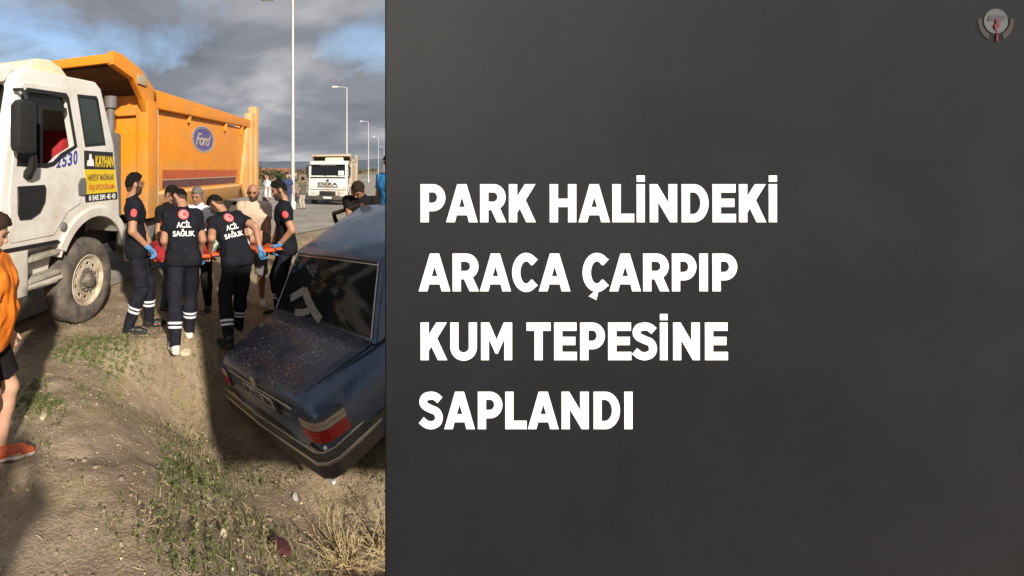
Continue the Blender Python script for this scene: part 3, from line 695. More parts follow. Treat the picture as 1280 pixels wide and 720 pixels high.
    # chassis
    ch = MB().box(-1.2, 7.2, .75, .87, .72, .98, .01).box(-1.2, 7.2, 1.58, 1.70, .72, .98, .01)
    for x in (.4, 2, 3.4, 4.8, 6.4): ch.box(x, x + .1, .87, 1.58, .76, .94, .005)
    ch.box(-.9, .6, .5, 1.95, .75, 1.4, .05).box(1.6, 6.9, .72, .88, .99, 1.16, .01).box(1.6, 6.9, 1.57, 1.73, .99, 1.16, .01).box(-.1, .1, .3, 2.15, .45, .62, .03)
    ch.build('chassis', M['chassis'], T)
    for x in (4.3, 5.65): MB().tube([(x, .2, .525), (x, 2.25, .525)], .09, 10).ico((x, 1.22, .55), .26, 2).build('axle', M['chassis'], T)
    MB().box(1.55, 2.85, .12, .68, .52, 1.02, .08).build('fuel_tank', M['steel'], T)
    MB().box(1.55, 2.5, 1.8, 2.4, .52, 1.0, .05).build('battery_box', M['chassis'], T)
    for yy, s in ((.0, 1), (W, -1)):
        wheel('wheel', T, 0, yy, yy + s * .31)
        for x in (4.3, 5.65):
            wheel('wheel', T, x, yy + s * .02, yy + s * .31); wheel('wheel', T, x, yy + s * .36, yy + s * .66)
        for x in (4.3, 5.65):
            MB().prism([(x + r * math.cos(R(a)), .525 + r * math.sin(R(a))) for r, q in ((.64, range(20, 161, 14)), (.615, range(160, 19, -14))) for a in q], yy + s * .0, yy + s * .66).build('mudguard', M['black'], T)
    MB().tube([(.90, .30, 1.0), (.90, .30, 2.86)], .06, 16).tube([(.90, .30, 2.80), (.90, .30, 2.97)], [.09, .095], 16).build('air_intake', M['greyplastic'], T)
    MB().box(.74, 1.05, .2, .55, 1.2, 2.45, .06).build('air_filter', M['greyplastic'], T)
    # dump body
    B = bpy.data.objects.new('dump_body', None); C.objects.link(B); B.parent = T
    Wb = W + .02; x0, x1 = 1.36, 7.35
    for yy, s in ((.02, 1), (Wb, -1)):
        MB().box(1.62, 6.95, yy + s * .03, yy + s * .09, 1.55, 2.96, .004).build('side_panel', body_m, B)
        MB().prism([(yy + s * .03, 1.55), (yy + s * .0, 1.50), (yy + s * .20, 1.16), (yy + s * .30, 1.16), (yy + s * .09, 1.55)], 1.62, 7.1, .006, plane='yz').build('lower_panel', dust_m, B)
        MB().prism([(1.54, 2.87), (1.54, 3.17), (7.30, 3.22), (7.30, 3.03)], yy - s * .07, yy + s * .10, .03).build('top_rail', body_m, B)
        for x in (3.0, 5.0, 6.2): MB().prism([(x, 2.78), (x, 3.0), (x + .05, 3.0), (x + .05, 2.84)], yy - s * .05, yy + s * .03, .004).build('tarp_hook', body_m, B)
        MB().box(1.34, 1.66, yy - s * .09, yy + s * .12, 1.16, 2.97, .015).build('front_post', body_m, B)
        MB().tube([(1.74, yy - s * .04, 1.25), (1.74, yy - s * .04, 2.9), (1.68, yy - s * .04, 2.95)], .014, 6).tube([(1.70, yy - s * .02, 2.25), (1.78, yy - s * .04, 2.25)], .012, 6).tube([(1.70, yy - s * .02, 1.6), (1.78, yy - s * .04, 1.6)], .012, 6).build('grab_rail', M['beige'], B)
        MB().prism([(6.15, 1.55), (6.62, 3.02), (7.05, 3.02), (7.05, 1.20), (6.45, 1.20)], yy - s * .05, yy + s * .03, .012).build('rear_gusset', dust_m, B)
        MB().box(6.82, 7.12, yy - s * .09, yy + s * .10, 1.18, 3.40, .015).build('rear_post', dust_m, B)
        MB().box(7.24, 7.52, yy - s * .09, yy + s * .12, 1.12, 3.62, .02).build('tailgate_post', dust_m, B)
        MB().prism([(.449, 3.447), (.47, 3.50), (.684, 3.50), (1.178, 3.395), (1.56, 3.18), (1.66, 3.1), (1.66, 2.9), (1.36, 2.75), (1.235, 2.958), (.955, 3.22), (.449, 3.317)], yy - s * .07, yy + s * .03, .012).build('canopy_side', body_m, B)
        MB().box(1.05, 1.3, yy - s * .10, yy - s * .071, 3.16, 3.30, .01).build('canopy_hinge', M['beige_dust'], B)
    MB().prism([(.46, 3.33), (.46, 3.47), (.52, 3.485), (1.2, 3.375), (1.62, 3.15), (1.62, 3.05), (1.22, 3.28), (.56, 3.36)], .052, Wb - .032, .01).build('canopy', M['underside'] if False else body_m, B)
    MB().prism([(.53, 3.30), (.56, 3.352), (1.2, 3.27), (1.5, 3.09), (1.46, 3.05), (1.15, 3.22)], .054, Wb - .034).build('canopy_underside', M['underside'], B)  # darker brown sheet under the canopy
    MB().box(.43, .49, .0, Wb, 3.335, 3.46, .015).build('canopy_lip', body_m, B)
    MB().box(1.40, 1.5, .142, Wb - .122, 1.2, 3.06, .005).build('front_wall', body_m, B)
    for y in (.52, 1.2, 1.88): MB().box(1.32, 1.395, y, y + .14, 1.22, 2.72, .01).build('front_wall_rib', body_m, B)
    MB().box(1.33, 1.394, .142, Wb - .122, 2.74, 2.9, .01).build('front_wall_rail', body_m, B)
    MB().box(1.52, 7.1, .33, Wb - .31, 1.17, 1.25, .004).build('body_floor', dust_m, B)
    MB().box(7.14, 7.22, .12, Wb - .1, 1.2, 3.1, .01).build('tailgate', dust_m, B)
    if kind:
        pl = lambda n, lp, m, y=.047, d=.004, par=B: side(n, lp, y, m, d, 0, par)
        pl('red_stripe', [[(2.03, 1.745), (2.03, 1.90), (6.02, 1.895), (5.93, 1.745)]], M['red_print'])
        pl('cream_stripe', [[(2.03, 1.728), (2.03, 1.742), (5.93, 1.742), (5.92, 1.728)]], M['beige'])
        pl('purple_stripe', [[(2.03, 1.585), (2.03, 1.722), (5.92, 1.722), (5.82, 1.585)]], M['purple_print'])
        e = pl('emblem', [ellipse(3.82, 2.52, .60, .275, 56)], M['violet_print'])
        pl('emblem_rim', [ellipse(3.82, 2.52, .60, .275, 56), ellipse(3.82, 2.52, .565, .250, 56)], M['beige'], .044, .004, e)
        pl('emblem_rim', [ellipse(3.82, 2.52, .53, .232, 56), ellipse(3.82, 2.52, .515, .222, 56)], M['beige'], .044, .004, e)
        link('emblem_script', text_fit('Ford', .74, .24, (3.82, .0435, 2.515), (1, 0, 0), (.25, 0, 1), (0, -1, 0), bold=.012, shear=.25, space=.85), M['beige'], e)
        # number on the door and the vinyl sign behind it
        for i, (chx, hh) in enumerate(zip('2530', (.11, .13, .145, .155))):
            xx = -.585 + .098 * i
            link('door_number', text_fit(chx, .075, hh, (xx, -.014, 1.985 + .022 * i), (1, 0, .12), (.05, 0, 1), (0, -1, 0), bold=.035), M['blue_print'], T)
        sg_ = bpy.data.objects.new('company_sign', None); C.objects.link(sg_); sg_.parent = T
        def ps(n, a, b, c, d, m, y=-.003): return pl(n, [[(a, c), (a, d), (b, d), (b, c)]], m, y, .004, sg_)
        xa, xb = -.105, .50
        pl('sign_panel', [[(xa, 1.91), (xa - .01, 2.14), (xb, 2.14), (xb + .05, 1.91)]], M['dark_print'], -.003, .004, sg_)
        pl('sign_panel', [[(xa + .01, 1.60), (xa, 1.905), (xb + .052, 1.905), (xb + .105, 1.60)]], M['yellow'], -.003, .004, sg_)
        pl('sign_panel', [[(xa + .02, 1.50), (xa + .01, 1.597), (xb + .106, 1.597), (xb + .118, 1.50)]], M['dark_print'], -.003, .004, sg_)
        def tx(s, x, z, ww, hh, m, **k): link('sign_lettering', text_fit(s, ww, hh, (x, -.0062, z), (1, 0, 0), (0, 0, 1), (0, -1, 0), depth=.002, **k), m, sg_)
        tx('KAYHAN', .315, 2.01, .40, .135, M['yellow'], bold=.05)
        pl('sign_logo', [[(-.06, 1.95), (-.05, 2.02), (-.02, 2.02), (-.01, 2.10), (.03, 2.10), (.04, 2.04), (.07, 2.03), (.085, 1.95)]], M['white_print'], -.0062, .002, sg_)
        tx('HAFRİYAT MAKİNALARI', .235, 1.805, .56, .075, M['purple_print'], bold=.02)
        tx('VİNÇ KEPÇE KİRALAMA', .255, 1.68, .58, .065, M['red_print'], bold=.02)
        tx('0 545 591 45 43', .27, 1.548, .58, .062, M['white_print'], bold=.04)
    else:
        def ft(s, y, z, ww, hh, **k): link('front_lettering', text_fit(s, ww, hh, (-1.428, y, z), (0, -1, 0), (0, 0, 1), (-1, 0, 0), **k), M['dark_print'], T)
        ft('ESERA', W / 2, 1.47, 1.25, .2, bold=.05)
        MB().box(-1.436, -1.42, W / 2 - .66, W / 2 + .66, 1.24, 1.32, .003).build('front_stripe', M['dark_print'], T)
        MB().lathe([(.09, 0), (.09, -.03), (0, -.03)], (-1.40, W / 2, 1.70), 'x', 16).build('badge', M['dark_print'], T)
        MB().prism([(-1.36, 2.06), (-1.305, 2.34), (-1.30, 2.34), (-1.355, 2.06)], .22, .55).build('windscreen_card', M['white_print'], T)
        MB().prism([(-1.25, 2.665), (-1.243, 2.70), (-1.235, 2.70), (-1.242, 2.665)], .7, 1.7).build('windscreen_band', M['white_print'], T)
    return T
TH = math.atan2(490 - CX, F)
truck('dump_truck', 'white cab dump truck with orange tipper body parked close by, door numbered 2530', (-1.29, 5.6, -.005), math.pi / 2 - TH, M['white'], M['orange'], M['orange_dust'], 1)
tx_, ty_ = (434 - CX) * 29 / F + 1.42 * math.sin(TH), 29 + 1.42 * math.cos(TH)
truck('dump_truck', 'white cab dump truck with beige tipper body seen head on in the distance', (tx_, ty_, z1(tx_, ty_) - .02), math.pi / 2 - TH, M['white'], M['beige'], M['beige_dust'], 0)

# ---------------------------------------------------------------- the dark blue saloon, nose up on the sand
def car():
    p, r, y = CAR_ROT
    Mx = Matrix.Rotation(y, 4, 'Z') @ Matrix.Rotation(p, 4, 'X') @ Matrix.Rotation(r, 4, 'Y')
    T = thing('parked_car', 'dusty dark blue saloon car tipped in the ditch with its nose up on sand', 'car', CAR_LOC)
    T.rotation_mode = 'QUATERNION'; T.rotation_quaternion = Mx.to_quaternion(); T.scale = (CAR_S,) * 3
    ST = [  # y, zb, ws, zm, wm, zs, wsh, ze, we, zc
        (.045, .38, .74, .60, .795, .84, .775, .900, .62, .915), (.07, .33, .775, .60, .825, .86, .800, .930, .65, .945), (.14, .29, .80, .60, .848, .875, .822, .950, .68, .965),
        (.5, .25, .82, .58, .866, .90, .845, .980, .73, 1.0), (.97, .23, .82, .58, .872, .92, .862, .995, .80, 1.028), (1.3, .23, .82, .58, .872, .92, .862, .97, .80, .98),
        (2.2, .23, .82, .58, .872, .92, .860, .965, .80, .975), (3.2, .23, .82, .58, .868, .91, .845, .97, .78, .99), (3.45, .23, .82, .58, .866, .90, .835, .975, .76, 1.0),
        (4.1, .25, .815, .58, .86, .86, .81, .92, .68, .95), (4.55, .28, .79, .56, .84, .80, .79, .855, .64, .885), (4.70, .34, .74, .55, .79, .74, .75, .79, .60, .81)]
    ST = np.array(ST)
    ys = np.concatenate([np.linspace(.045, .2, 6), np.linspace(.2, 4.6, 42)[1:], [4.66, 4.70]])
    def sect(yv):
        s = [np.interp(yv, ST[:, 0], ST[:, k]) for k in range(1, 10)]
        zb, ws, zm, wm, zs, wsh, ze, we, zc = s
        P = [(0, zb), (ws * .85, zb), (ws, zb + .05), ((ws + wm) / 2, (zb + zm) / 2), (wm, zm - .05), (wm, zm + .06), ((wm + wsh) / 2 + .008, (zm + zs) / 2 + .02), (wsh + .008, zs - .10), (wsh - .018, zs - .03), (wsh - .055, zs + (ze - zs) * .32), (wsh - .115, zs + (ze - zs) * .78), (we, ze), (we * .5, ze + (zc - ze) * .75), (0, zc)]
        return P
    V = []; n = 0; rings = []
    for yv in ys:
        P = sect(yv); full = [(x, z) for x, z in P] + [(-x, z) for x, z in P[-2:0:-1]]
        rings.append([len(V) + k for k in range(len(full))]); V += [(x, yv, z) for x, z in full]
    Fc = []
    for A, Bq in zip(rings, rings[1:]):
        m = len(A)
        for k in range(m): Fc.append((A[k], Bq[k], Bq[(k + 1) % m], A[(k + 1) % m]))
    Fc += [tuple(rings[0]), tuple(rings[-1][::-1])]
    body = pyobj('body', V, Fc, M['navy'], T, True)
    cs = []
    for yv in (1.05, 3.85):
        for s in (-1, 1): cs.append(MB().lathe([(.345, .60 * s), (.345, 1.0 * s)], (0, yv, .31), 'x', 40).build('cutter', None))
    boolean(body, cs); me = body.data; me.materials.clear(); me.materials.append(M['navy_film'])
    bm = bmesh.new(); bm.from_mesh(me); bmesh.ops.recalc_face_normals(bm, faces=bm.faces)
    for e in bm.edges: e.smooth = not (len(e.link_faces) == 2 and e.calc_face_angle(0) > R(42))
    for f in bm.faces: f.smooth = True
    bm.to_mesh(me); bm.free()
    # greenhouse
    def patch(c, bul, u0=0, u1=1, v0=0, v1=1, nu=10, nv=8, off=0):
        """c: corners (u0v0, u1v0, u1v1, u0v1)"""
        c = [np.array(q, float) for q in c]; nrm = np.cross(c[1] - c[0], c[3] - c[0]); nrm /= np.linalg.norm(nrm)
        V = []
        for j in range(nv + 1):
            for i in range(nu + 1):
                u = u0 + (u1 - u0) * i / nu; v = v0 + (v1 - v0) * j / nv
                q = (1 - v) * ((1 - u) * c[0] + u * c[1]) + v * ((1 - u) * c[3] + u * c[2])
                V.append(q + nrm * (bul * math.sin(math.pi * u) ** .8 * math.sin(math.pi * min(max(v, 0), 1)) ** .8 + off))
        Fq = [(j * (nu + 1) + i, j * (nu + 1) + i + 1, (j + 1) * (nu + 1) + i + 1, (j + 1) * (nu + 1) + i) for j in range(nv) for i in range(nu)]
        return V, Fq
    def solid(V, Fq, nrm_d):
        """sheet with a thin rim downwards so that it has an edge"""
        return V, Fq
    bl, br = (-.80, .94, 1.008), (.80, .94, 1.008); tl, tr = (-.665, 1.50, 1.585), (.665, 1.50, 1.585)
    fl, fr = (-.77, 3.42, .985), (.77, 3.42, .985); ul, ur = (-.64, 2.72, 1.68), (.64, 2.72, 1.68)
    FACES = dict(rear=((bl, br, tr, tl), .035), right=((br, fr, ur, tr), .02), front=((fr, fl, ul, ur), .05), left=((fl, bl, tl, ul), .02), roof=((tl, tr, ur, ul), .10))
    V = []; Fc = []
    for k, (c, b) in FACES.items():
        v, f = patch(c, b, nu=12, nv=12); o = len(V); V += v; Fc += [tuple(i + o for i in q) for q in f]
    me = bpy.data.meshes.new('roof'); me.from_pydata([tuple(map(float, v)) for v in V], [], Fc)
    bm = bmesh.new(); bm.from_mesh(me); bmesh.ops.remove_doubles(bm, verts=bm.verts, dist=.002); bmesh.ops.recalc_face_normals(bm, faces=bm.faces)
    es = [e for e in bm.edges if len(e.link_faces) == 2 and e.calc_face_angle(0) > R(25)]
    bmesh.ops.bevel(bm, geom=es, offset=.03, segments=3, profile=.5, affect='EDGES', clamp_overlap=True)
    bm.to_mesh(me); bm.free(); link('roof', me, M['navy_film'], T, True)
    def glass(name, k, u0, u1, v0, v1, off, m, par=T):
        v, f = patch(*FACES[k], u0, u1, v0, v1, 10, 8, off); return pyobj(name, v, f, m, par, True)
    g = glass('rear_window_seal', 'rear', .025, .975, .05, .95, .004, M['black'])
    rw = glass('rear_window', 'rear', .04, .96, .075, .90, .008, M['glass'])
    # chrome strip down both edges of the rear window
    for a, b in ((.024, .034), (.966, .976)): glass('window_chrome', 'rear', a, b, .05, .95, .010, M['galv'], rw)
    glass('window_chrome', 'rear', .024, .976, .905, .917, .011, M['chrome'], rw)
    # angled grey strips laid over the glass
    def glass_mark(pts, wd):
        pts = [np.array(q) for q in pts]; V = []
        c, b = FACES['rear']; cc = [np.array(q, float) for q in c]; nrm = np.cross(cc[1] - cc[0], cc[3] - cc[0]); nrm /= np.linalg.norm(nrm)
        for i, q in enumerate(pts):
            d = (pts[min(i + 1, len(pts) - 1)] - pts[max(i - 1, 0)]) * np.array([1.3, .72]); d /= np.linalg.norm(d); nn = np.array([-d[1], d[0]]) * wd / 2 / np.array([1.3, .72])
            for s in (1, -1):
                u, v = q + nn * s; p_ = (1 - v) * ((1 - u) * cc[0] + u * cc[1]) + v * ((1 - u) * cc[3] + u * cc[2])
                V.append(p_ + nrm * (b * math.sin(math.pi * u) ** .8 * math.sin(math.pi * v) ** .8 + .0105))
        return pyobj('glass_strip', V, [(2 * i, 2 * i + 1, 2 * i + 3, 2 * i + 2) for i in range(len(pts) - 1)], mat('glass_strip_grey', (.30, .28, .24), .6, var=.15, scale=20), rw)
    glass_mark([(.165, .25), (.235, .335), (.305, .41)], .085); glass_mark([(.295, .425), (.375, .29), (.455, .17), (.535, .078)], .085); glass_mark([(.26, .08), (.335, .10), (.41, .16)], .07)
    for k, s in (('right', 1), ('left', -1)):
        for a, b in ((.14, .40), (.44, .86)):
            if s < 0: a, b = 1 - b, 1 - a
            glass('side_window', k, a, b, .10, .90, .006, M['glass'])
    glass('windscreen', 'front', .05, .95, .06, .94, .006, M['glass'])
    # doors as sheets on the body side
    def side_sheet(name, y0, y1, s, k0=3, k1=9, off=.004, m=M['navy']):
        V = []; yy = np.linspace(y0, y1, 8); nk = k1 - k0
        for yv in yy:
            P = sect(yv)
            for k in range(k0, k1): V.append((s * (P[k][0] + off), yv, P[k][1]))
        return pyobj(name, V, [(i * nk + k, i * nk + k + 1, (i + 1) * nk + k + 1, (i + 1) * nk + k) for i in range(7) for k in range(nk - 1)], m, T, True)
    for s in (-1, 1):
        for y0, y1 in ((1.5, 2.32), (2.34, 3.25)):
            if s < 0 and y0 > 2: continue
            d = side_sheet('door', y0, y1, s); MB().box(s * .866, s * .89, y0 + .05, y0 + .23, .80, .825, .006).build('door_handle', M['chrome'], d)
        V = []
        # rubbing strip along the sides
        MB().prism([(.44, .47), (3.4, .47), (3.4, .53), (.44, .53)], 0, .016, .004, plane='yz').build('side_moulding', M['bumper'], T).location.x = s * .868 - (.016 if s < 0 else 0)
    # rear door swung open on the far side
    hx, hy, an = -.87, 3.12, R(90)
    dd = bpy.data.objects.new('door', None); C.objects.link(dd); dd.parent = T; dd.location = (hx, hy, 0); dd.rotation_euler = (0, 0, -an); dd['label'] = 'front door standing open on the far side'
    MB().prism([(-.82, .30), (-.84, .95), (0, .95), (0, .30)], -.03, .03, .015, plane='yz').build('door_panel', M['navy'], dd)
    MB().tube([(0, -.82, .95), (0.04, -.82, 1.30), (.08, -.76, 1.42), (.10, -.10, 1.56), (.02, 0, .95)], .034, 8).build('window_frame', mat('brown_trim', (.07, .05, .035), .6, var=.2), dd)
    # boot lid: top and rear face, a separate panel with a gap round it
    L = []; nu = 16; rows = [(.95, 1.040, .755), (.75, 1.028, .74), (.5, 1.015, .712), (.3, .999, .682), (.16, .980, .655), (.09, .962, .640), (.052, .934, .632), (.034, .88, .625), (.030, .80, .60), (.034, .70, .592), (.05, .675, .59)]
    for yv, z, wv in rows:
        for i in range(nu + 1):
            u = -1 + 2 * i / nu; L.append((u * wv, yv + (.02 * u * u if z < .99 else 0), z - .020 * u * u))
    Fq = [(j * (nu + 1) + i, j * (nu + 1) + i + 1, (j + 1) * (nu + 1) + i + 1, (j + 1) * (nu + 1) + i) for j in range(len(rows) - 1) for i in range(nu)]
    bm = bmesh.new(); vs = [bm.verts.new(q) for q in L]
    for q in Fq: bm.faces.new([vs[i] for i in q])
    bmesh.ops.recalc_face_normals(bm, faces=bm.faces)
    bm.faces.ensure_lookup_table()
    if bm.faces[0].normal.z < 0: bmesh.ops.reverse_faces(bm, faces=bm.faces)
    bmesh.ops.solidify(bm, geom=bm.faces[:], thickness=.022)
    me = bpy.data.meshes.new('boot_lid'); bm.to_mesh(me); bm.free()
    for e in me.polygons: e.use_smooth = True
    lid = link('boot_lid', me, M['navy_dust'], T)
    md = MB().box(-.57, .57, .012, .03, .836, .856, .005); md.build('chrome_handle', M['chrome'], lid)
    MB().box(-.33, .33, .016, .034, .685, .845, .004).build('plate_recess', M['black'], lid)
    pl = MB().box(-.265, .265, .006, .016, .708, .822, .003).build('number_plate', mat('plate_white', (.55, .55, .52), .5, col2=(.22, .2, .17), scale=14), lid)
    link('plate_lettering', text_fit('06 ATE 784', .46, .07, (0, .004, .765), (1, 0, 0), (0, 0, 1), (0, -1, 0), bold=.03), M['dark_print'], pl)
    # round badge with three spokes standing on the lid's rear face
    MB().lathe([(.040, 0), (.044, -.004), (.048, 0), (.044, .004), (.040, 0)], (0, .010, .918), 'y', 24).tube([(0, .01, .918), (0, .01, .962)], .004, 5).tube([(0, .01, .918), (.038, .01, .896)], .004, 5).tube([(0, .01, .918), (-.038, .01, .896)], .004, 5).build('badge', M['chrome'], lid)
    # lamps that wrap round the corners
    for s in (-1, 1):
        tl_ = bpy.data.objects.new('tail_light', None); C.objects.link(tl_); tl_.parent = T
        def wrap(z0, z1, o, name, m, b=.004):
            pts = [(.64, .026 - o), (.75, .030 - o), (.812 + o * .7, .056 - o * .7), (.856 + o, .12), (.876 + o, .33), (.80, .33), (.77, .12), (.64, .09)]
            MB().prism([(s * a, c) for a, c in pts], z0, z1, b, plane='xy').build(name, m, tl_)
        wrap(.605, .815, .006, 'housing', M['bumper'], .003)
        for k in range(3): wrap(.615 + k * .036, .647 + k * .036, .013, 'red_lens', M['redlens'])
        for k in range(2): wrap(.727 + k * .04, .763 + k * .04, .013, 'amber_lens', M['amber'])
    # bumpers
    def bumper(z0, z1, o, name, m, b=.015, yy=0, f=1):
        out_ = [(-.875 - o, .66), (-.880 - o, .12), (-.85 - o * .8, .02 - o * .5), (-.78 - o * .3, -.035 - o), (0, -.065 - o), (.78 + o * .3, -.035 - o), (.85 + o * .8, .02 - o * .5), (.880 + o, .12), (.875 + o, .66)]
        inn = [(.80, .66), (.80, .15), (.74, .06), (-.74, .06), (-.80, .15), (-.80, .66)]
        MB().prism([(a, yy + f * c) for a, c in out_ + inn], z0, z1, b, plane='xy', seg=3).build(name, m, T)
    bumper(.31, .545, 0, 'bumper', M['bumper'], .03); bumper(.455, .485, .012, 'bumper_strip', M['chrome'], .006); bumper(.545, .565, -.012, 'bumper_trim', M['chrome'], .005)
    bumper(.30, .53, 0, 'bumper', M['bumper'], .03, 4.74, -1)
    MB().ico((.838, .052, .588), .018, 2).build('white_bead', M['white_print'], T)  # small white bead just below the tail light
    MB().box(.815, .85, -.01, .03, .285, .312, .006).build('bumper_light_spot', M['white_print'], T)  # white block stands in for a small white light at the bumper corner
    MB().tube([(-.45, .25, .27), (-.45, -.01, .265)], .028, 10).build('exhaust_pipe', M['steel'], T)
    MB().box(-.70, .70, .10, 4.5, .20, .26, .02).build('underbody', M['chassis'], T)
    for s in (-1, 1):
        for yv in (1.05, 3.85):
            o = bpy.data.objects.new('wheel', None); C.objects.link(o); o.parent = T; o.location = (s * .83, yv, .31)
            MB().lathe([(.18, 0), (.22, .006 * s), (.27, .008 * s), (.305, -.01 * s), (.315, -.04 * s), (.315, -.16 * s), (.30, -.19 * s), (.2, -.2 * s)], (0, 0, 0), 'x', 40).build('tyre', M['rubber'], o)
            MB().lathe([(.19, 0), (.17, -.03 * s), (.10, -.02 * s), (.05, -.005 * s), (0, -.004 * s)], (0, 0, 0), 'x', 30).build('hub_cap', M['steel'], o)
    for s in (-1, 1): MB().box(s * .90, s * 1.04, 3.05, 3.13, .98, 1.11, .03).tube([(s * .80, 3.12, .98), (s * .92, 3.1, 1.02)], .02, 6).build('wing_mirror', M['black'], T)
    for s in (-1, 1): MB().box(s * .46, s * .74, 4.665, 4.715, .60, .76, .015).build('headlight', M['headlight'], T)
    MB().box(-.38, .38, 4.67, 4.72, .56, .80, .015).build('grille', M['chrome'], T)
    return T
car()

# ---------------------------------------------------------------- people
def nz(v): v = np.asarray(v, float); return v / max(np.linalg.norm(v), 1e-9)
def ik(a, t, l1, l2, hint):
    a, t = np.asarray(a, float), np.asarray(t, float); d = t - a; L = np.linalg.norm(d)
    if L > (l1 + l2) * .999: t = a + d / L * (l1 + l2) * .999; d = t - a; L = np.linalg.norm(d)
    x = (l1 * l1 - l2 * l2 + L * L) / (2 * L); h = math.sqrt(max(l1 * l1 - x * x, 0)); u = d / L
    hn = np.asarray(hint, float); hn = nz(hn - u * (hn @ u)); return a + u * x + hn * h, t
def rotv(v, ax, an):
    v = np.asarray(v, float); ax = nz(ax); c, s = math.cos(an), math.sin(an)
    return v * c + np.cross(ax, v) * s + ax * (ax @ v) * (1 - c)
def hand_sdf(w, d, pn, k=1.0, curl=.5):
    """palm, five fingers and a thumb; d along the hand, pn out of the palm"""
    d = nz(d); pn = nz(np.asarray(pn) - d * (d @ np.asarray(pn))); la = np.cross(d, pn)
    prim = []
    for q in (-.028, -.009, .010, .028): prim.append((w + la * q * .7 * k - d * .01, w + d * .085 * k + la * q * k, .015 * k, .013 * k))
    fing = []
    for q, ln, tw in ((-.030, .062, -.10), (-.011, .076, -.03), (.009, .080, .03), (.029, .070, .1)):
        b = w + d * .088 * k + la * q * k; dd = nz(d + la * tw); an = curl; r0 = .0098
        for m, f in enumerate((.45, .32, .26)):
            dd = rotv(dd, la, -an * (1.0 if m else .7)); e = b + dd * ln * f * 1.25 * k; fing.append((b, e, r0 * k, (r0 - .0009) * k)); b = e; r0 -= .0009; an = curl
    b = w + d * .022 * k - la * .026 * k; dd = nz(d * .75 - la * .75 + pn * .3)
    e = b + dd * .046 * k; fing.append((b, e, .0135 * k, .011 * k)); dd = nz(d * .9 - la * .3 + pn * .35); fing.append((e, e + dd * .034 * k, .011 * k, .0095 * k))
    def f(P):
        v = None
        for a, b_, ra, rb in prim: c = cap(P, a, b_, ra, rb); v = c if v is None else smin(v, c, .014)
        for a, b_, ra, rb in fing: v = smin(v, cap(P, a, b_, ra, rb), .006)
        return v
    pts = np.array([p for s in prim + fing for p in s[:2]])
    return f, pts.min(0) - .025, pts.max(0) + .025
def wrinkle(P, a, s=22.0, seed=0): return a * (fbm(P * np.array([s, s, s * .45]) + 3.7 * seed, 2) - .42)

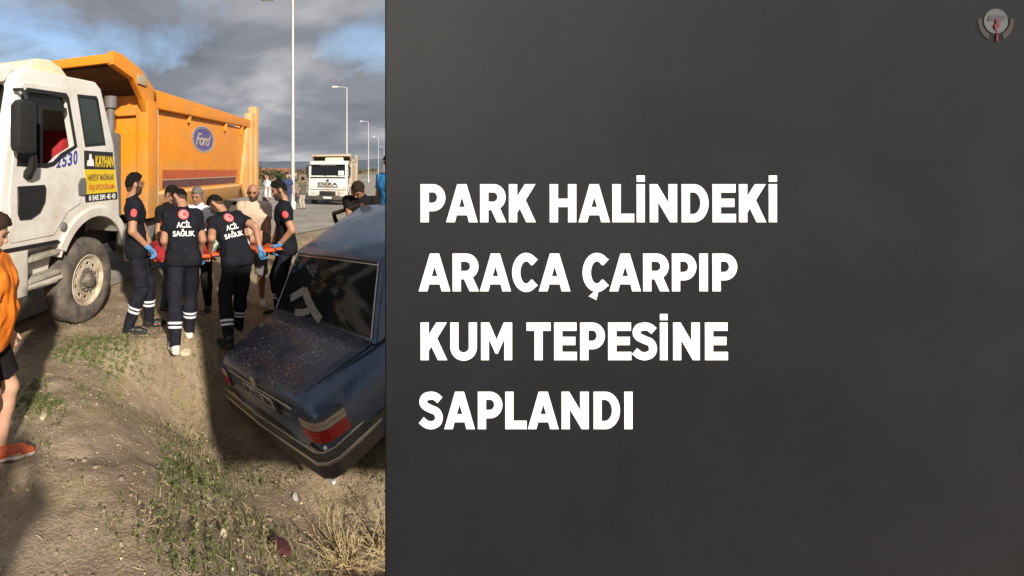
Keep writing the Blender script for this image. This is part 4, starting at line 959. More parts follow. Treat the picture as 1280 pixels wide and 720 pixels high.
def person(label, loc, face, height=1.75, lean=0, sway=0, twist=0, look=0, nod=0, tilt=0, legs=None, hands=None, hips=.95, build=1.0, female=False,
           skin='skin', hair='hair', hairstyle='short', beard=False, top='uniform', sleeve=.62, collar=True, hem=-.10, bottom='uniform_leg', leg_end=1.0, shoes='boot',
           gloves=False, glasses=False, res=.013, group=None, stripes=False, back_print=False, badge=False, elbow=None, detail=True, knee_fwd=1.0, hair_len=0, curl=.6, bust=False, wr_=.034, belt=None, barefeet=False):
    """local frame: x to the person's right, y forward, z up; face = heading in degrees anticlockwise from +Y"""
    k = height / 1.75
    gv = lambda s: gloves is True or gloves == s
    T = thing('person', label, 'person', loc, (0, 0, R(face)), group)
    Hm = np.array(Matrix.Rotation(-R(face), 3, 'Z')); wl_ = lambda p: Hm @ (np.asarray(p, float) - np.asarray(loc, float))
    X = np.array([1., 0, 0]); Y = np.array([0, 1., 0]); Z = np.array([0, 0, 1.])
    pel = np.array([0, 0, hips * k]) if not isinstance(hips, tuple) else np.array(hips)
    up = rotv(rotv(Z, X, -R(lean)), Y, R(sway)); rt = rotv(rotv(X, Z, R(twist)), Y, R(sway)); fw = np.cross(up, rt); rt = nz(np.cross(fw, up)); fw = nz(fw)
    up0 = nz(up + Z * .6)
    wa = pel + up0 * .16 * k; ch = wa + up * .21 * k; nk = ch + up * .17 * k - fw * .015
    hu = rotv(rotv(rotv(nz(up * .6 + Z * .4), rt, -R(nod)), fw, R(tilt)), Z, 0); hf = rotv(rotv(fw, rt, -R(nod)), hu, R(look)); hr = nz(np.cross(hf, hu)); hu = np.cross(hr, hf)
    hd = nk + up * .065 * k + hu * .105 * k + hf * .02
    sw = .176 * (0.9 if female else 1) * build ** .5
    sh = {s: ch + up * .103 * k + rt * s * sw * k for s in (-1, 1)}
    legs = legs or {-1: (-.10, 0), 1: (.10, 0)}
    hip = {s: pel + rt * s * .088 * k - Z * .03 for s in (-1, 1)}
    ank, knee = {}, {}
    for s in (-1, 1):
        l = legs[s]; a = np.array([l[0], l[1], (l[2] if len(l) > 2 else 0) + .085])
        knee[s], ank[s] = ik(hip[s], a, .44 * k, .425 * k, np.array([.12 * s, knee_fwd, 0]))
    el, wr = {}, {}
    for s in (-1, 1):
        h = (hands or {}).get(s)
        t = wl_(h) if h is not None else pel + rt * s * .26 * k + Z * -.06 + Y * .06
        hint = (elbow or {}).get(s, (.5 * s, -1, -.2))
        el[s], wr[s] = ik(sh[s], t, .285 * k, .255 * k, hint)
    b = build
    def torso(P, g=0.0):
        v = cap(P, pel - rt * .075 * k, pel + rt * .075 * k, .125 * b + g, .125 * b + g)
        v = smin(v, cap(P, wa - rt * .06 * k + fw * .01 * b, wa + rt * .06 * k + fw * .01 * b, .112 * b + g, .112 * b + g), .10)
        if b > 1.12: v = smin(v, cap(P, wa + fw * .05 - rt * .03, wa + fw * .05 + rt * .03, .12 * b + g, .12 * b + g), .09)
        v = smin(v, cap(P, ch - rt * .085 * k + fw * .01, ch + rt * .085 * k + fw * .01, .122 * b + g, .122 * b + g), .10)
        if bust: v = smin(v, cap(P, ch + fw * .085 - rt * .075 - up * .03, ch + fw * .085 + rt * .075 - up * .03, .085 + g, .085 + g), .05)
        v = smin(v, cap(P, sh[-1] - up * .005, sh[1] - up * .005, .062 + g, .062 + g), .07)
        v = smin(v, cap(P, ch + up * .08 * k, nk - up * .01, .10 + g * .5, .062 + g * .4), .05)
        return v
    def arm(P, s, g=0., f=1.0):
        e1 = sh[s] + (el[s] - sh[s]) * min(f, 1); v = cap(P, sh[s], e1, .058 * k + g, (.058 - .014 * min(f, 1)) * k + g)
        if f >= 1: v = smin(v, cap(P, el[s], wr[s], .043 * k + g, .029 * k + g), .02)
        return v
    def leg(P, s, g0=0., g1=0.):
        v = cap(P, hip[s], knee[s], .088 * k * b ** .5 + g0, .058 * k + (g0 + g1) / 2)
        v = smin(v, cap(P, knee[s], knee[s] + (ank[s] - knee[s]) * .35 - Y * .01, .055 * k + g1, .056 * k + g1), .03)
        return smin(v, cap(P, knee[s] + (ank[s] - knee[s]) * .3 - Y * .008, ank[s], .053 * k + g1, .036 * k + g1), .03)
    def headf(P):
        v = ell(P, hd, (hr, hf, hu), (.076 * k, .094 * k, .108 * k))
        v = smin(v, ell(P, hd + hf * .028 * k - hu * .062 * k, (hr, hf, hu), (.056 * k, .062 * k, .062 * k)), .03)
        v = smin(v, cap(P, nk - up * .03, hd - hu * .06 * k - hf * .015, .056 * k, .054 * k), .03)
        if detail:
            v = smin(v, cap(P, hd + hf * .092 * k + hu * .008 * k, hd + hf * .108 * k - hu * .028 * k, .009, .015), .012)
            for s in (-1, 1):
                v = -smin(-v, ell(P, hd + hf * .098 * k + hr * s * .033 * k + hu * .006 * k, (hr, hf, hu), (.02, .014, .012)), .012)
                v = smin(v, ell(P, hd + hr * s * .078 * k - hf * .005 - hu * .012 * k, (nz(hr * s + hf * -.4), nz(hf + hr * s * .4), hu), (.010, .02, .032)), .006)
            v = smin(v, cap(P, hd + hf * .082 * k - hu * .062 * k - hr * .016, hd + hf * .082 * k - hu * .062 * k + hr * .016, .011, .011), .010)
            v = smin(v, ell(P, hd + hf * .068 * k - hu * .105 * k, (hr, hf, hu), (.022, .018, .016)), .02)
        return v
    # body: one skin surface (torso, limbs, neck), the head and bare hands in a finer grid of the same mesh
    allp = np.array([pel, wa, ch, nk] + list(sh.values()) + list(hip.values()) + list(knee.values()) + list(ank.values()) + list(el.values()) + list(wr.values()))
    def bodyf(P):
        v = torso(P, -.012)
        for s in (-1, 1):
            v = smin(v, arm(P, s), .03); v = smin(v, leg(P, s, -.006), .03)
            toe = ank[s] + Y * .12 - Z * .055; v = smin(v, cap(P, ank[s] - Z * .05, toe, .032, .026), .02)
        return smin(v, cap(P, nk - up * .03, nk + up * .05, .056 * k, .054 * k), .03)
    VV, FF = nets(bodyf, allp.min(0) - .2, allp.max(0) + .2, res * 1.25)
    hv, hf_ = nets(headf, hd - .17, hd + .17, res * .5)
    FF = np.concatenate([FF, hf_ + len(VV)]); VV = np.concatenate([VV, hv])
    HG = {}
    for s in (-1, 1):
        d = nz(wr[s] - el[s]); pn = nz(-rt * s + .15 * fw)
        if (hands or {}).get(s) is not None: pn = nz(-rt * s * .5 + Z * .8)
        fh, lo, hi = hand_sdf(wr[s], d, pn, k * (.96 if gv(s) else .95), curl)
        v, f = nets(fh, lo, hi, .0055 if res < .02 else .012)
        if gv(s):
            fc = lambda P, s=s, d=d: np.maximum(cap(P, wr[s] - d * .04, wr[s] + d * .01, .036, .032), -((P - (wr[s] - d * .035)) @ d))
            v2, f2 = nets(fc, wr[s] - .12, wr[s] + .12, .008); f = np.concatenate([f, f2 + len(v)]); v = np.concatenate([v, v2]); HG[s] = (v, f)
        else: FF = np.concatenate([FF, f + len(VV)]); VV = np.concatenate([VV, v])
    body = pyobj('body', VV, FF, M[skin], T, True)
    for s, (v, f) in HG.items(): pyobj('glove', v, f, M['glove'], T, True)
    if detail:
        for s in (-1, 1):
            e = hd + hf * .087 * k + hr * s * .032 * k + hu * .006 * k
            MB().ico(e, .0125, 2, (1, .8, .75)).build('eye', M['dark_print'], body)
            br = e + hu * .022 + hf * .006
            MB().tube([br - hr * .02 - hu * .003, br + hf * .003, br + hr * .02 - hu * .003], [.004, .0055, .004], 6).build('eyebrow', M[hair], body)
    # hair
    hm = M[hair]
    if hairstyle != 'bald':
        def hairf(P):
            q = P - hd; a_ = (q @ hf) / k; z_ = (q @ hu) / k; g_ = fbm(P * np.array([75, 75, 40]), 3) - .44
            v = ell(P, hd + hu * .012 * k - hf * .005, (hr, hf, hu), (.081 * k, .099 * k, (.109 + hair_len) * k))
            v = smin(v, ell(P, hd + hu * .058 * k + hf * .012 * k, (hr, hf, hu), (.066 * k, .090 * k, (.076 + hair_len) * k)), .02) - .016 * g_
            v = np.minimum(v, headf(P) - .004 - .006 * np.clip(g_, 0, 1))
            lo = 0 if hairstyle in ('bun', 'full') else .045
            zm = np.interp(a_, [-.2, -.05, -.035, -.012, .012, .03, .05, .066, .088, .12], [-.095 + lo, -.085 + lo, -.05 + lo, .0 + lo * .7, -.02 + lo, -.005 + lo * .7, .03 + lo * .2, .06, .076, .09])
            v1 = np.maximum(v, (zm - z_) * .8 + .02 * g_)
            if hairstyle == 'bun': v1 = smin(v1, ell(P, hd - hf * .09 - hu * .02, (hr, hf, hu), (.05, .045, .05)), .02)
            return v1
        if hairstyle == 'short':      # the closely cropped sides
            def fadef(P):
                q = P - hd; a_ = (q @ hf) / k; z_ = (q @ hu) / k
                zm = np.interp(a_, [-.2, -.05, -.035, -.012, .012, .03, .05, .066, .12], [-.095, -.085, -.05, .01, -.035, -.03, .03, .065, .09])
                ear = np.minimum(ell(P, hd + hr * .078 * k - hf * .005 - hu * .012 * k, (hr, hf, hu), (.03, .022, .034)), ell(P, hd - hr * .078 * k - hf * .005 - hu * .012 * k, (hr, hf, hu), (.03, .022, .034)))
                return np.maximum(np.maximum(headf(P) - .0035, (zm - z_) * .8 + .012 * (fbm(P * 80, 2) - .4)), -ear)
            v, f = nets(fadef, hd - .18, hd + .18, res * .5); pyobj('cropped_hair', v, f, M['hair_fade'] if hair == 'hair' else hm, body, True)
        v, f = nets(hairf, hd - .18, hd + .18, res * .5); pyobj('hair', v, f, hm, body, True)
    if beard:
        def bf(P):
            q = P - hd; v = headf(P) - .0025 - .004 * (fbm(P * 90, 2) - .3)
            v = np.maximum(v, (q @ hu) + .054 * k - np.abs(q @ hr) * .45 + .03 * (fbm(P * 90, 2) - .4)); v = np.maximum(v, -(q @ hf) + .0); v = np.maximum(v, -(q @ hu) - .135)
            lip = ell(P, hd + hf * .095 * k - hu * .066 * k, (hr, hf, hu), (.022, .03, .008)); return np.maximum(v, -lip)
        v, f = nets(bf, hd - .17, hd + .13, res * .5); pyobj('beard', v, f, M['beard'], body, True)
    if glasses:
        gl = MB()
        for s in (-1, 1):
            e = hd + hf * .110 * k + hr * s * .034 * k + hu * .004
            gl.tube([e + hr * .024 * math.cos(a) + hu * .017 * math.sin(a) for a in np.linspace(0, 2 * math.pi, 14)], .0022, 5, False)
            gl.tube([e + hr * s * .024, hd + hr * s * .08 - hf * .0 + hu * .006], .0022, 5)
        gl.tube([hd + hf * .112 * k - hr * .01, hd + hf * .112 * k + hr * .01], .0022, 5); tag_ = gl.build('glasses', M['black'], body)
    # shirt
    hemp = pel + up0 * hem * k
    def shirtf(P):
        v = torso(P, .012) + wrinkle(P, wr_)
        v = smin(v, cap(P, pel - rt * .075 - Z * .06, pel + rt * .075 - Z * .06, .128 * b + .012, .128 * b + .012), .06)
        v = np.maximum(v, -((P - hemp) @ up0))
        for s in (-1, 1):
            if sleeve > 0:
                f = min(sleeve, 1.0); a = cap(P, sh[s] + rt * s * -.01, sh[s] + (el[s] - sh[s]) * f, .066 * k + .004, (.062 if f < 1 else .055) * k + .006)
                if sleeve > 1: a = smin(a, cap(P, el[s], el[s] + (wr[s] - el[s]) * (sleeve - 1), .055 * k, .045 * k), .02)
                else: a = np.maximum(a, ((P - (sh[s] + (el[s] - sh[s]) * f)) @ nz(el[s] - sh[s])))
                v = smin(v, a + wrinkle(P, .016, 26, 2), .03)
        nkc = (P - (nk + up * .012)) @ nz(up - fw * .35); v = np.maximum(v, nkc)
        return v
    v, f = nets(shirtf, allp.min(0) - .2, np.maximum(allp.max(0), nk + .1) + .2, res); shirt = pyobj('shirt', v, f, M[top], T, True)
    if collar:
        cf = lambda P: np.maximum(np.abs(cap(P, nk - up * .03, nk + up * .06, .072 * k, .066 * k)) - .006, np.abs((P - (nk + up * .016)) @ nz(up - fw * .45)) - .022)
        v, f = nets(cf, nk - .14, nk + .14, res * .55); pyobj('collar', v, f, M[top], shirt, True)
    # trousers
    def trouf(P):
        v = cap(P, pel - rt * .075 * k, pel + rt * .075 * k, .125 * b + .006, .125 * b + .006)
        v = smin(v, cap(P, wa - rt * .06 * k, wa + rt * .06 * k, .105 * b, .105 * b), .08)
        for s in (-1, 1):
            g = .016 + (.012 if leg_end < .6 else 0); l = leg(P, s, g, g + .004)
            if leg_end < 1:
                if leg_end <= .5: pt = hip[s] + (knee[s] - hip[s]) * leg_end * 2; dn = nz(knee[s] - hip[s])
                else: pt = knee[s] + (ank[s] - knee[s]) * (leg_end - .5) * 2; dn = nz(ank[s] - knee[s])
                l = np.maximum(l, (P - pt) @ dn)
            else: l = np.maximum(l, -(P[:, 2] - ank[s][2] + .03))
            v = smin(v, l, .03)
        v = v + wrinkle(P, .020, 20, 5)
        return np.maximum(v, ((P - (pel + up0 * .10 * k)) @ up0))
    v, f = nets(trouf, allp.min(0) - .2, allp.max(0) + .2, res); tr = pyobj('shorts' if leg_end < .7 else 'trousers', v, f, M[bottom], T, True)
    if stripes:
        for s in (-1, 1):
            dn = nz(ank[s] - knee[s])
            for fr in (.50, .60):
                pt = knee[s] + (ank[s] - knee[s]) * fr
                sf = lambda P, pt=pt, dn=dn, s=s: np.maximum(np.maximum(leg(P, s, .016, .020) + wrinkle(P, .020, 20, 5) - .007, np.abs((P - pt) @ dn) - .013), -leg(P, s, 0, 0))
                v, f = nets(sf, pt - .13, pt + .13, .0075); pyobj('reflective_band', v, f, M['reflective'], tr, True)
        for s in (-1, 1):   # flap pocket on the thigh
            pt = hip[s] + (knee[s] - hip[s]) * .72; dn = nz(knee[s] - hip[s])
            pf = lambda P, pt=pt, dn=dn, s=s: np.maximum(np.maximum(leg(P, s, .016, .020) - .014, np.abs((P - pt) @ dn) - .085), -((P - pt) @ X) * s + .028)
            v, f = nets(pf, pt - .17, pt + .17, .011); pyobj('pocket', v, f, M[bottom], tr, True)
    # shoes
    for s in (-1, 1):
        a = ank[s]; o = nz(np.array([.18 * s, 1, 0])); sd = np.array([o[1], -o[0], 0]); z0 = a[2] - .085
        ft = np.array([a[0], a[1], 0])
        def shf(P, a=a, o=o, sd=sd, z0=z0):
            hl = a - Z * .045 - o * .035; v = cap(P, hl, a - Z * .042 + o * .13, .040, .034)
            v = smin(v, cap(P, a - Z * .05 + o * .1, a - Z * .058 + o * .185, .036, .026), .03); v = smin(v, cap(P, a - Z * .04, a + Z * (.035 if shoes == 'boot' else -.01) - o * .01, .046, .048), .03)
            return np.maximum(v, -(P[:, 2] - z0 - .004))
        v, f = nets(shf, a - np.array([.26, .26, .12]), a + np.array([.26, .26, .14]), max(.0085, res * .6)); so = pyobj('shoe', v, f, M[shoes], T, True)
        if detail:
            slf = lambda P, a=a, o=o, z0=z0: np.maximum(smin(cap(P, a - Z * .06 - o * .035, a - Z * .06 + o * .1, .045, .046), cap(P, a - Z * .06 + o * .1, a - Z * .06 + o * .18, .046, .034), .02), np.maximum(P[:, 2] - z0 - .026, -(P[:, 2] - z0)))
            v, f = nets(slf, a - np.array([.26, .26, .12]), a + np.array([.26, .26, .02]), .008); pyobj('sole', v, f, M['sneaker'] if shoes != 'boot' else M['rubber_dark'], so, True)
    # prints
    def project(me, o, ex, ey, en, m, name, par, off=.004):
        """flat lettering laid over the cloth"""
        bv = BVHTree.FromPolygons([tuple(p.co) for p in shirt.data.vertices], [tuple(p.vertices) for p in shirt.data.polygons])
        bm = bmesh.new(); bm.from_mesh(me); bmesh.ops.triangulate(bm, faces=bm.faces)
        bmesh.ops.subdivide_edges(bm, edges=[e for e in bm.edges if e.calc_length() > .03], cuts=2, use_grid_fill=False)
        for q in bm.verts:
            p = np.asarray(o) + np.asarray(ex) * q.co.x + np.asarray(ey) * q.co.y
            h = bv.ray_cast(Vector(p + np.asarray(en) * .3), Vector(-np.asarray(en)), .6)
            q.co = (h[0] + Vector(en) * (off + q.co.z * .001)) if h[0] else Vector(p)
        bm.to_mesh(me); bm.free(); return link(name, me, m, par, False)
    if back_print:
        bk = -fw; ex = rt
        for s_, dz, ww, hh in (('ACİL', -.03, .16, .056), ('SAĞLIK', -.115, .245, .056)):
            project(text_fit(s_, ww, hh, (0, 0, 0), (1, 0, 0), (0, 1, 0), (0, 0, 1), bold=.035, depth=.001), ch + up * dz * 1.1, ex, up, bk, M['white_print'], 'back_lettering', shirt)
        lg = project(curve_mesh('back_emblem', [ellipse(0, 0, .060, .060, 36)], .001), ch + up * .085, ex, up, bk, mat('emblem_pink_red', (.55, .06, .07), .7, var=0), 'back_emblem', shirt)
        project(curve_mesh('emblem_ring', [ellipse(0, 0, .046, .046, 36), ellipse(0, 0, .040, .040, 36)], .001), ch + up * .085, ex, up, bk, mat('emblem_pale', (.72, .42, .42), .7, var=0), 'emblem_ring', lg, .0055)
        project(curve_mesh('emblem_crescent', [arc(0, 0, .03, .03, 40, 320, 20) + arc(.008, 0, .024, .024, 315, 45, 16)], .001), ch + up * .085, ex, up, bk, mat('emblem_pale', (.72, .42, .42), .7, var=0), 'emblem_crescent', lg, .0055)
    if badge:
        for s in (-1, 1):
            n_ = nz(rt * s - nz(el[s] - sh[s]) * (rt * s @ nz(el[s] - sh[s]))); al = nz(el[s] - sh[s]); c_ = sh[s] + (el[s] - sh[s]) * .33
            project(curve_mesh('sleeve_badge', [ellipse(0, 0, .036, .046, 24)], .001), c_, np.cross(al, n_), -al, n_, mat('emblem_pink_red', (.55, .06, .07), .7, var=0), 'sleeve_badge', shirt)
        for s in (-1, 1):   # piping from collar to shoulder
            pts = [nk + rt * s * .06 - up * .01 + fw * .05, sh[s] * .5 + nk * .5 + fw * .09, sh[s] - up * .09 + fw * .09 - rt * s * .02]
    return T

PG = 'paramedics carrying the stretcher'
def W(px, py, D): return ((px - CX) * D / F, D, CZ - (py - HY) * D / F)
UNI = dict(badge=True, stripes=True, group=PG, build=.87, curl=.85)
x, D = -.66, 5.2
person('bearded paramedic in glasses holding the left end of the stretcher beside the truck wheel', (x, D, z1(x, D)), -82, 1.79, lean=-3, look=18, nod=4, beard=True, glasses=True,
       legs={-1: (-.10, .16), 1: (.10, -.08)}, hands={1: W(185, 309, 5.02), -1: W(192, 316, 5.45)}, elbow={1: (.6, -1, 0), -1: (-.6, -1, 0)}, hem=-.12, gloves=1, **UNI)
x, D = -.10, 4.95
person('paramedic seen from behind in white sneakers, lettered on the back, left of the other', (x, D, z1(x, D)), 8, 1.76, lean=19, look=42, nod=34, shoes='sneaker', back_print=True, beard=True,
       legs={-1: (-.12, -.24), 1: (.08, .14)}, hands={-1: W(207, 318, 5.2), 1: W(250, 318, 5.25)}, gloves=True, elbow={-1: (-.35, -1, -.3), 1: (.35, -1, -.3)}, **UNI)
x, D = .52, 5.22
person('paramedic seen from behind stooping to his left beside the blue car, lettered on the back', (x, D, z1(x, D)), 24, 1.78, lean=28, sway=-9, hair_len=.012, look=38, nod=28, back_print=True, beard=True,
       legs={-1: (-.20, -.16), 1: (.10, .16)}, hands={-1: W(262, 314, 5.25), 1: W(325, 311, 5.2)}, gloves=1, elbow={-1: (-.5, -1, -.3), 1: (.4, -1, -.3)}, **UNI)
x, D = 1.20, 5.72
person('bearded paramedic on the right facing left, holding the right end of the stretcher', (x, D, z1(x, D)), 78, 1.76, lean=6, look=8, nod=12, beard=True,
       legs={-1: (-.11, -.02), 1: (.12, .10)}, hands={-1: W(349, 306, 5.55), 1: W(341, 308, 5.95)}, gloves=True, elbow={-1: (-.6, -1, 0), 1: (.6, -1, 0)}, **UNI)
x, D = .10, 6.1
person('grey haired man in a white shirt behind the stretcher', (x, D, z1(x, D)), 165, 1.66, lean=10, nod=12, look=-10, hair='hair_grey', top='shirt_white', bottom='cloth_black', skin='skin_tan', build=1.08,
       legs={-1: (-.11, 0), 1: (.11, .05)}, hands={-1: W(265, 316, 5.85), 1: W(243, 317, 5.8)}, res=.015, shoes='boot')
x, D = .87, 6.35
person('bald bearded man in a beige T-shirt and grey shorts behind the stretcher', (x, D, z1(x, D)), 165, 1.70, lean=8, nod=14, hairstyle='bald', beard=True, top='shirt_beige', bottom='cloth_grey', skin='skin_tan', collar=False, leg_end=.52, build=1.1,
       legs={-1: (-.11, 0), 1: (.12, .04)}, hands={-1: W(336, 306, 6.05), 1: W(312, 313, 6.0)}, res=.015, shoes='sneaker')
x, D = -.37, 6.05
person('man in a dark top half hidden behind the paramedic in white sneakers', (x, D, z1(x, D)), -120, 1.66, lean=6, nod=15, top='cloth_black', bottom='cloth_jeans', legs={-1: (-.1, 0), 1: (.1, .05)}, hands={-1: W(205, 318, 5.8), 1: W(196, 320, 5.75)}, res=.015)
x, D = 2.42, 6.35
person('man in a dark top bending down over the far side of the car', (x, D, z1(x, D)), 150, 1.76, lean=30, nod=24, look=-15, hair='hair_brown', top='cloth_black', bottom='cloth_jeans', legs={-1: (-.12, 0), 1: (.12, .12)}, hands={-1: (2.55, 5.6, .95), 1: (2.05, 5.65, .95)}, res=.014)
x, D = 2.97, 6.65
person('person in a bright blue top on the sand mound behind the car roof', (x, D, z1(x, D)), 120, 1.74, lean=4, nod=10, top='shirt_bright', bottom='cloth_jeans', legs={-1: (-.12, 0), 1: (.12, .06)}, res=.016)
x, D = -1.345, 2.83
person('woman in an orange T-shirt, black shorts and orange shoes at the left edge', (x, D, z1(x, D) - .005), -84, 1.60, lean=4, nod=20, look=4, skin='skin_pale', hair='hair_brown', hairstyle='bun', hair_len=.012, top='shirt_orange', bottom='cloth_black', leg_end=.40, shoes='shoe_orange',
       female=True, bust=True, wr_=.055, build=1.18, collar=False, sleeve=.5, hem=-.10, legs={-1: (-.09, .10), 1: (.09, -.06)}, hands={1: (-1.44, 2.62, .80), -1: (-1.225, 2.99, .80)}, elbow={1: (.4, -1, 0), -1: (-.3, -1, 0)}, res=.011, curl=.5)
BY = dict(res=.03, detail=False)
for lb, px, D, fc, kw in (('man in a white shirt standing on the verge beyond the tipper', 334, 17, 100, dict(top='shirt_white', bottom='cloth_jeans', hair='hair_brown')),
                          ('man in a dark blue shirt standing by the nearest lamp post', 359, 20.5, 170, dict(top='shirt_blue', bottom='cloth_jeans', height=1.82)),
                          ('man in an olive shirt and pale trousers in front of the far truck', 378.5, 24, 30, dict(top='shirt_olive', bottom='cloth_khaki'))):
    x = (px - CX) * D / F
    person(lb, (x, D, z1(x, D)), fc, **{**BY, **kw})
# the photographer, whose shadow falls into the picture at the left
person('person taking the picture with a phone, casting a long shadow', (-.58, -.42, z1(-.58, -.42)), 0, 1.76, nod=2, top='shirt_blue', bottom='cloth_jeans', hands={-1: (-.63, -.14, 1.52), 1: (-.50, -.14, 1.54)}, elbow={-1: (-.7, 0, -1), 1: (.7, 0, -1)}, res=.02, detail=False)

# ---------------------------------------------------------------- stretcher with the patient
A = np.array(W(193, 321, 5.25)); Bq = np.array(W(343, 308, 5.75)); ax = nz(Bq - A); sd = nz(np.cross([0, 0, 1], ax)); L_ = np.linalg.norm(Bq - A)
A = A - ax * .06; L_ += .12
st = thing('stretcher', 'orange rescue stretcher carried level at waist height by the paramedics', 'stretcher', A, (0, 0, 0))
Mx = Matrix((tuple(ax), tuple(sd), tuple(nz(np.cross(ax, sd))))).transposed()
st.rotation_mode = 'QUATERNION'; st.rotation_quaternion = Mx.to_quaternion()
hw = .215
MB().prism([(0, -.12), (.1, -hw), (L_ - .1, -hw), (L_, -.12), (L_, .12), (L_ - .1, hw), (.1, hw), (0, .12)], -.025, .012, .012, plane='xy').build('board', M['stretcher'], st)
rl = MB()
for s in (-1, 1): rl.tube([(.08, s * hw, .0), (L_ - .08, s * hw, .0)], .024, 8)
rl.build('edge_rail', M['stretcher'], st)
for i in range(4):
    for s in (-1, 1): MB().tube([(.25 + i * .42, s * (hw + .01), .02), (.27 + i * .42, s * (hw + .05), .0), (.37 + i * .42, s * (hw + .05), .0), (.39 + i * .42, s * (hw + .01), .02)], .009, 6).build('handle', M['black'], st)
pt = thing('person', 'patient lying on the orange stretcher in a teal and white top', 'person', A, (0, 0, 0))
pt.rotation_mode = 'QUATERNION'; pt.rotation_quaternion = Mx.to_quaternion()
def patf(P, g=0.):
    v = cap(P, (1.05, -.07, .12), (1.05, .07, .12), .105 + g, .105 + g); v = smin(v, cap(P, (.72, -.06, .11), (.72, .06, .11), .10 + g, .10 + g), .1)
    for s in (-1, 1):
        v = smin(v, cap(P, (.68, .09 * s, .10), (.34, .08 * s, .11), .08 + g, .06 + g), .04); v = smin(v, cap(P, (.34, .08 * s, .11), (.06, .08 * s, .09), .055 + g, .045 + g), .03)
        v = smin(v, cap(P, (1.15, .17 * s, .10), (.90, .19 * s, .07), .05 + g, .042 + g), .03); v = smin(v, cap(P, (.90, .19 * s, .07), (.72, .12 * s, .21), .042 + g, .03 + g), .02)
        v = smin(v, cap(P, (.72, .12 * s, .21), (.64, .06 * s, .215), .03 + g, .024 + g), .02)
    return smin(v, cap(P, (1.15, 0, .11), (1.3, 0, .12), .06 + g, .055 + g), .04)
def patb(P): return smin(smin(patf(P, -.005), ell(P, (1.42, 0, .13), np.eye(3), (.11, .076, .095)), .03), ell(P, (1.40, 0, .215), np.eye(3), (.025, .014, .02)), .012)
v, f = nets(patb, (-.05, -.35, -.02), (1.6, .35, .35), .013); pb = pyobj('body', v, f, M['skin'], pt, True)
v, f = nets(lambda P: np.maximum(np.maximum(patf(P, .010) + wrinkle(P, .015), P[:, 0] - 1.2), .56 - P[:, 0]), (.4, -.35, -.02), (1.3, .35, .4), .013); pyobj('top', v, f, M['teal'], pt, True)
v, f = nets(lambda P: np.maximum(ell(P, (1.45, 0, .12), np.eye(3), (.105, .085, .095)), -(P[:, 0] - 1.43)), (1.3, -.15, 0), (1.6, .15, .3), .009); pyobj('hair', v, f, M['hair'], pb, True)
def blk(P):
    v = cap(P, (.10, -.13, .08), (.10, .13, .08), .085, .085); v = smin(v, cap(P, (.62, -.13, .09), (.62, .13, .09), .095, .095), .25)
    v = smin(v, cap(P, (.1, -.2, .02), (.5, -.2, -.03), .05, .05), .06); v = v + wrinkle(P, .05, 12)
    return np.maximum(v, P[:, 0] - .68)
v, f = nets(blk, (-.15, -.4, -.2), (.7, .4, .35), .014)
bo = pyobj('blanket', v, f, M['blanket'], None, True); bo.location = A; bo.rotation_mode = 'QUATERNION'; bo.rotation_quaternion = Mx.to_quaternion()
tag(bo, 'dark red blanket over the left end of the stretcher', 'blanket')

# ---------------------------------------------------------------- weeds, grass, pebbles
def px_ground(px, py):
    Ds = np.linspace(1.6, 9, 1500); xs = (px - CX) / F * Ds; hit = np.argmax(CZ - (py - HY) / F * Ds <= zbase(xs, Ds)); D = Ds[hit]
    return (px - CX) * D / F, D
PATCH = [  # pixel centre, radii in metres, density, green share
    (122, 448, .40, .30, 2.6, .9), (66, 490, .22, .30, 2.4, .9), (55, 470, .15, .2, 1.2, .85), (235, 590, .34, .30, .9, .6), (190, 590, .25, .35, .8, .5), (300, 600, .40, .30, .45, .2), (240, 695, .4, .25, .7, .45), (340, 685, .5, .3, .7, .2),
    (200, 690, .25, .2, .8, .5), (420, 660, .5, .3, .35, .2), (300, 520, .35, .5, .55, .2), (240, 510, .4, .5, .35, .25), (170, 430, .5, .3, .4, .3), (205, 640, .4, .3, .6, .4), (460, 610, .4, .3, .6, .3), (270, 460, .3, .3, .5, .35), (90, 560, .4, .3, .25, .4), (140, 530, .5, .4, .22, .3), (262, 505, .35, .5, .7, .2), (300, 560, .3, .3, .4, .2), (335, 600, .4, .3, .7, .2), (230, 560, .35, .35, .5, .35)]
pc = [(*px_ground(a, b), c, d, e, g) for a, b, c, d, e, g in PATCH]
def density(x, y):
    d = np.full(len(x), .085); gsh = np.full(len(x), .25)
    for cx, cy, rx, ry, dn, gr in pc:
        w_ = np.exp(-(((x - cx) / rx) ** 2 + ((y - cy) / ry) ** 2)) * dn; gsh = np.where(w_ > d, gr, gsh); d = np.maximum(d, w_)
    n = fbm(np.stack([x * 2.6, y * 2.6, x * 0 + 5], 1), 4)
    return d * sstep(.34, .56, n), gsh
NB = 100000
x = rng.uniform(-2.2, 3.0, NB); y = rng.uniform(1.7, 5.6, NB) ; d, gsh = density(x, y)
keep = rng.random(NB) < d * (1.25 - .1 * y); x, y, gsh = x[keep], y[keep], gsh[keep]
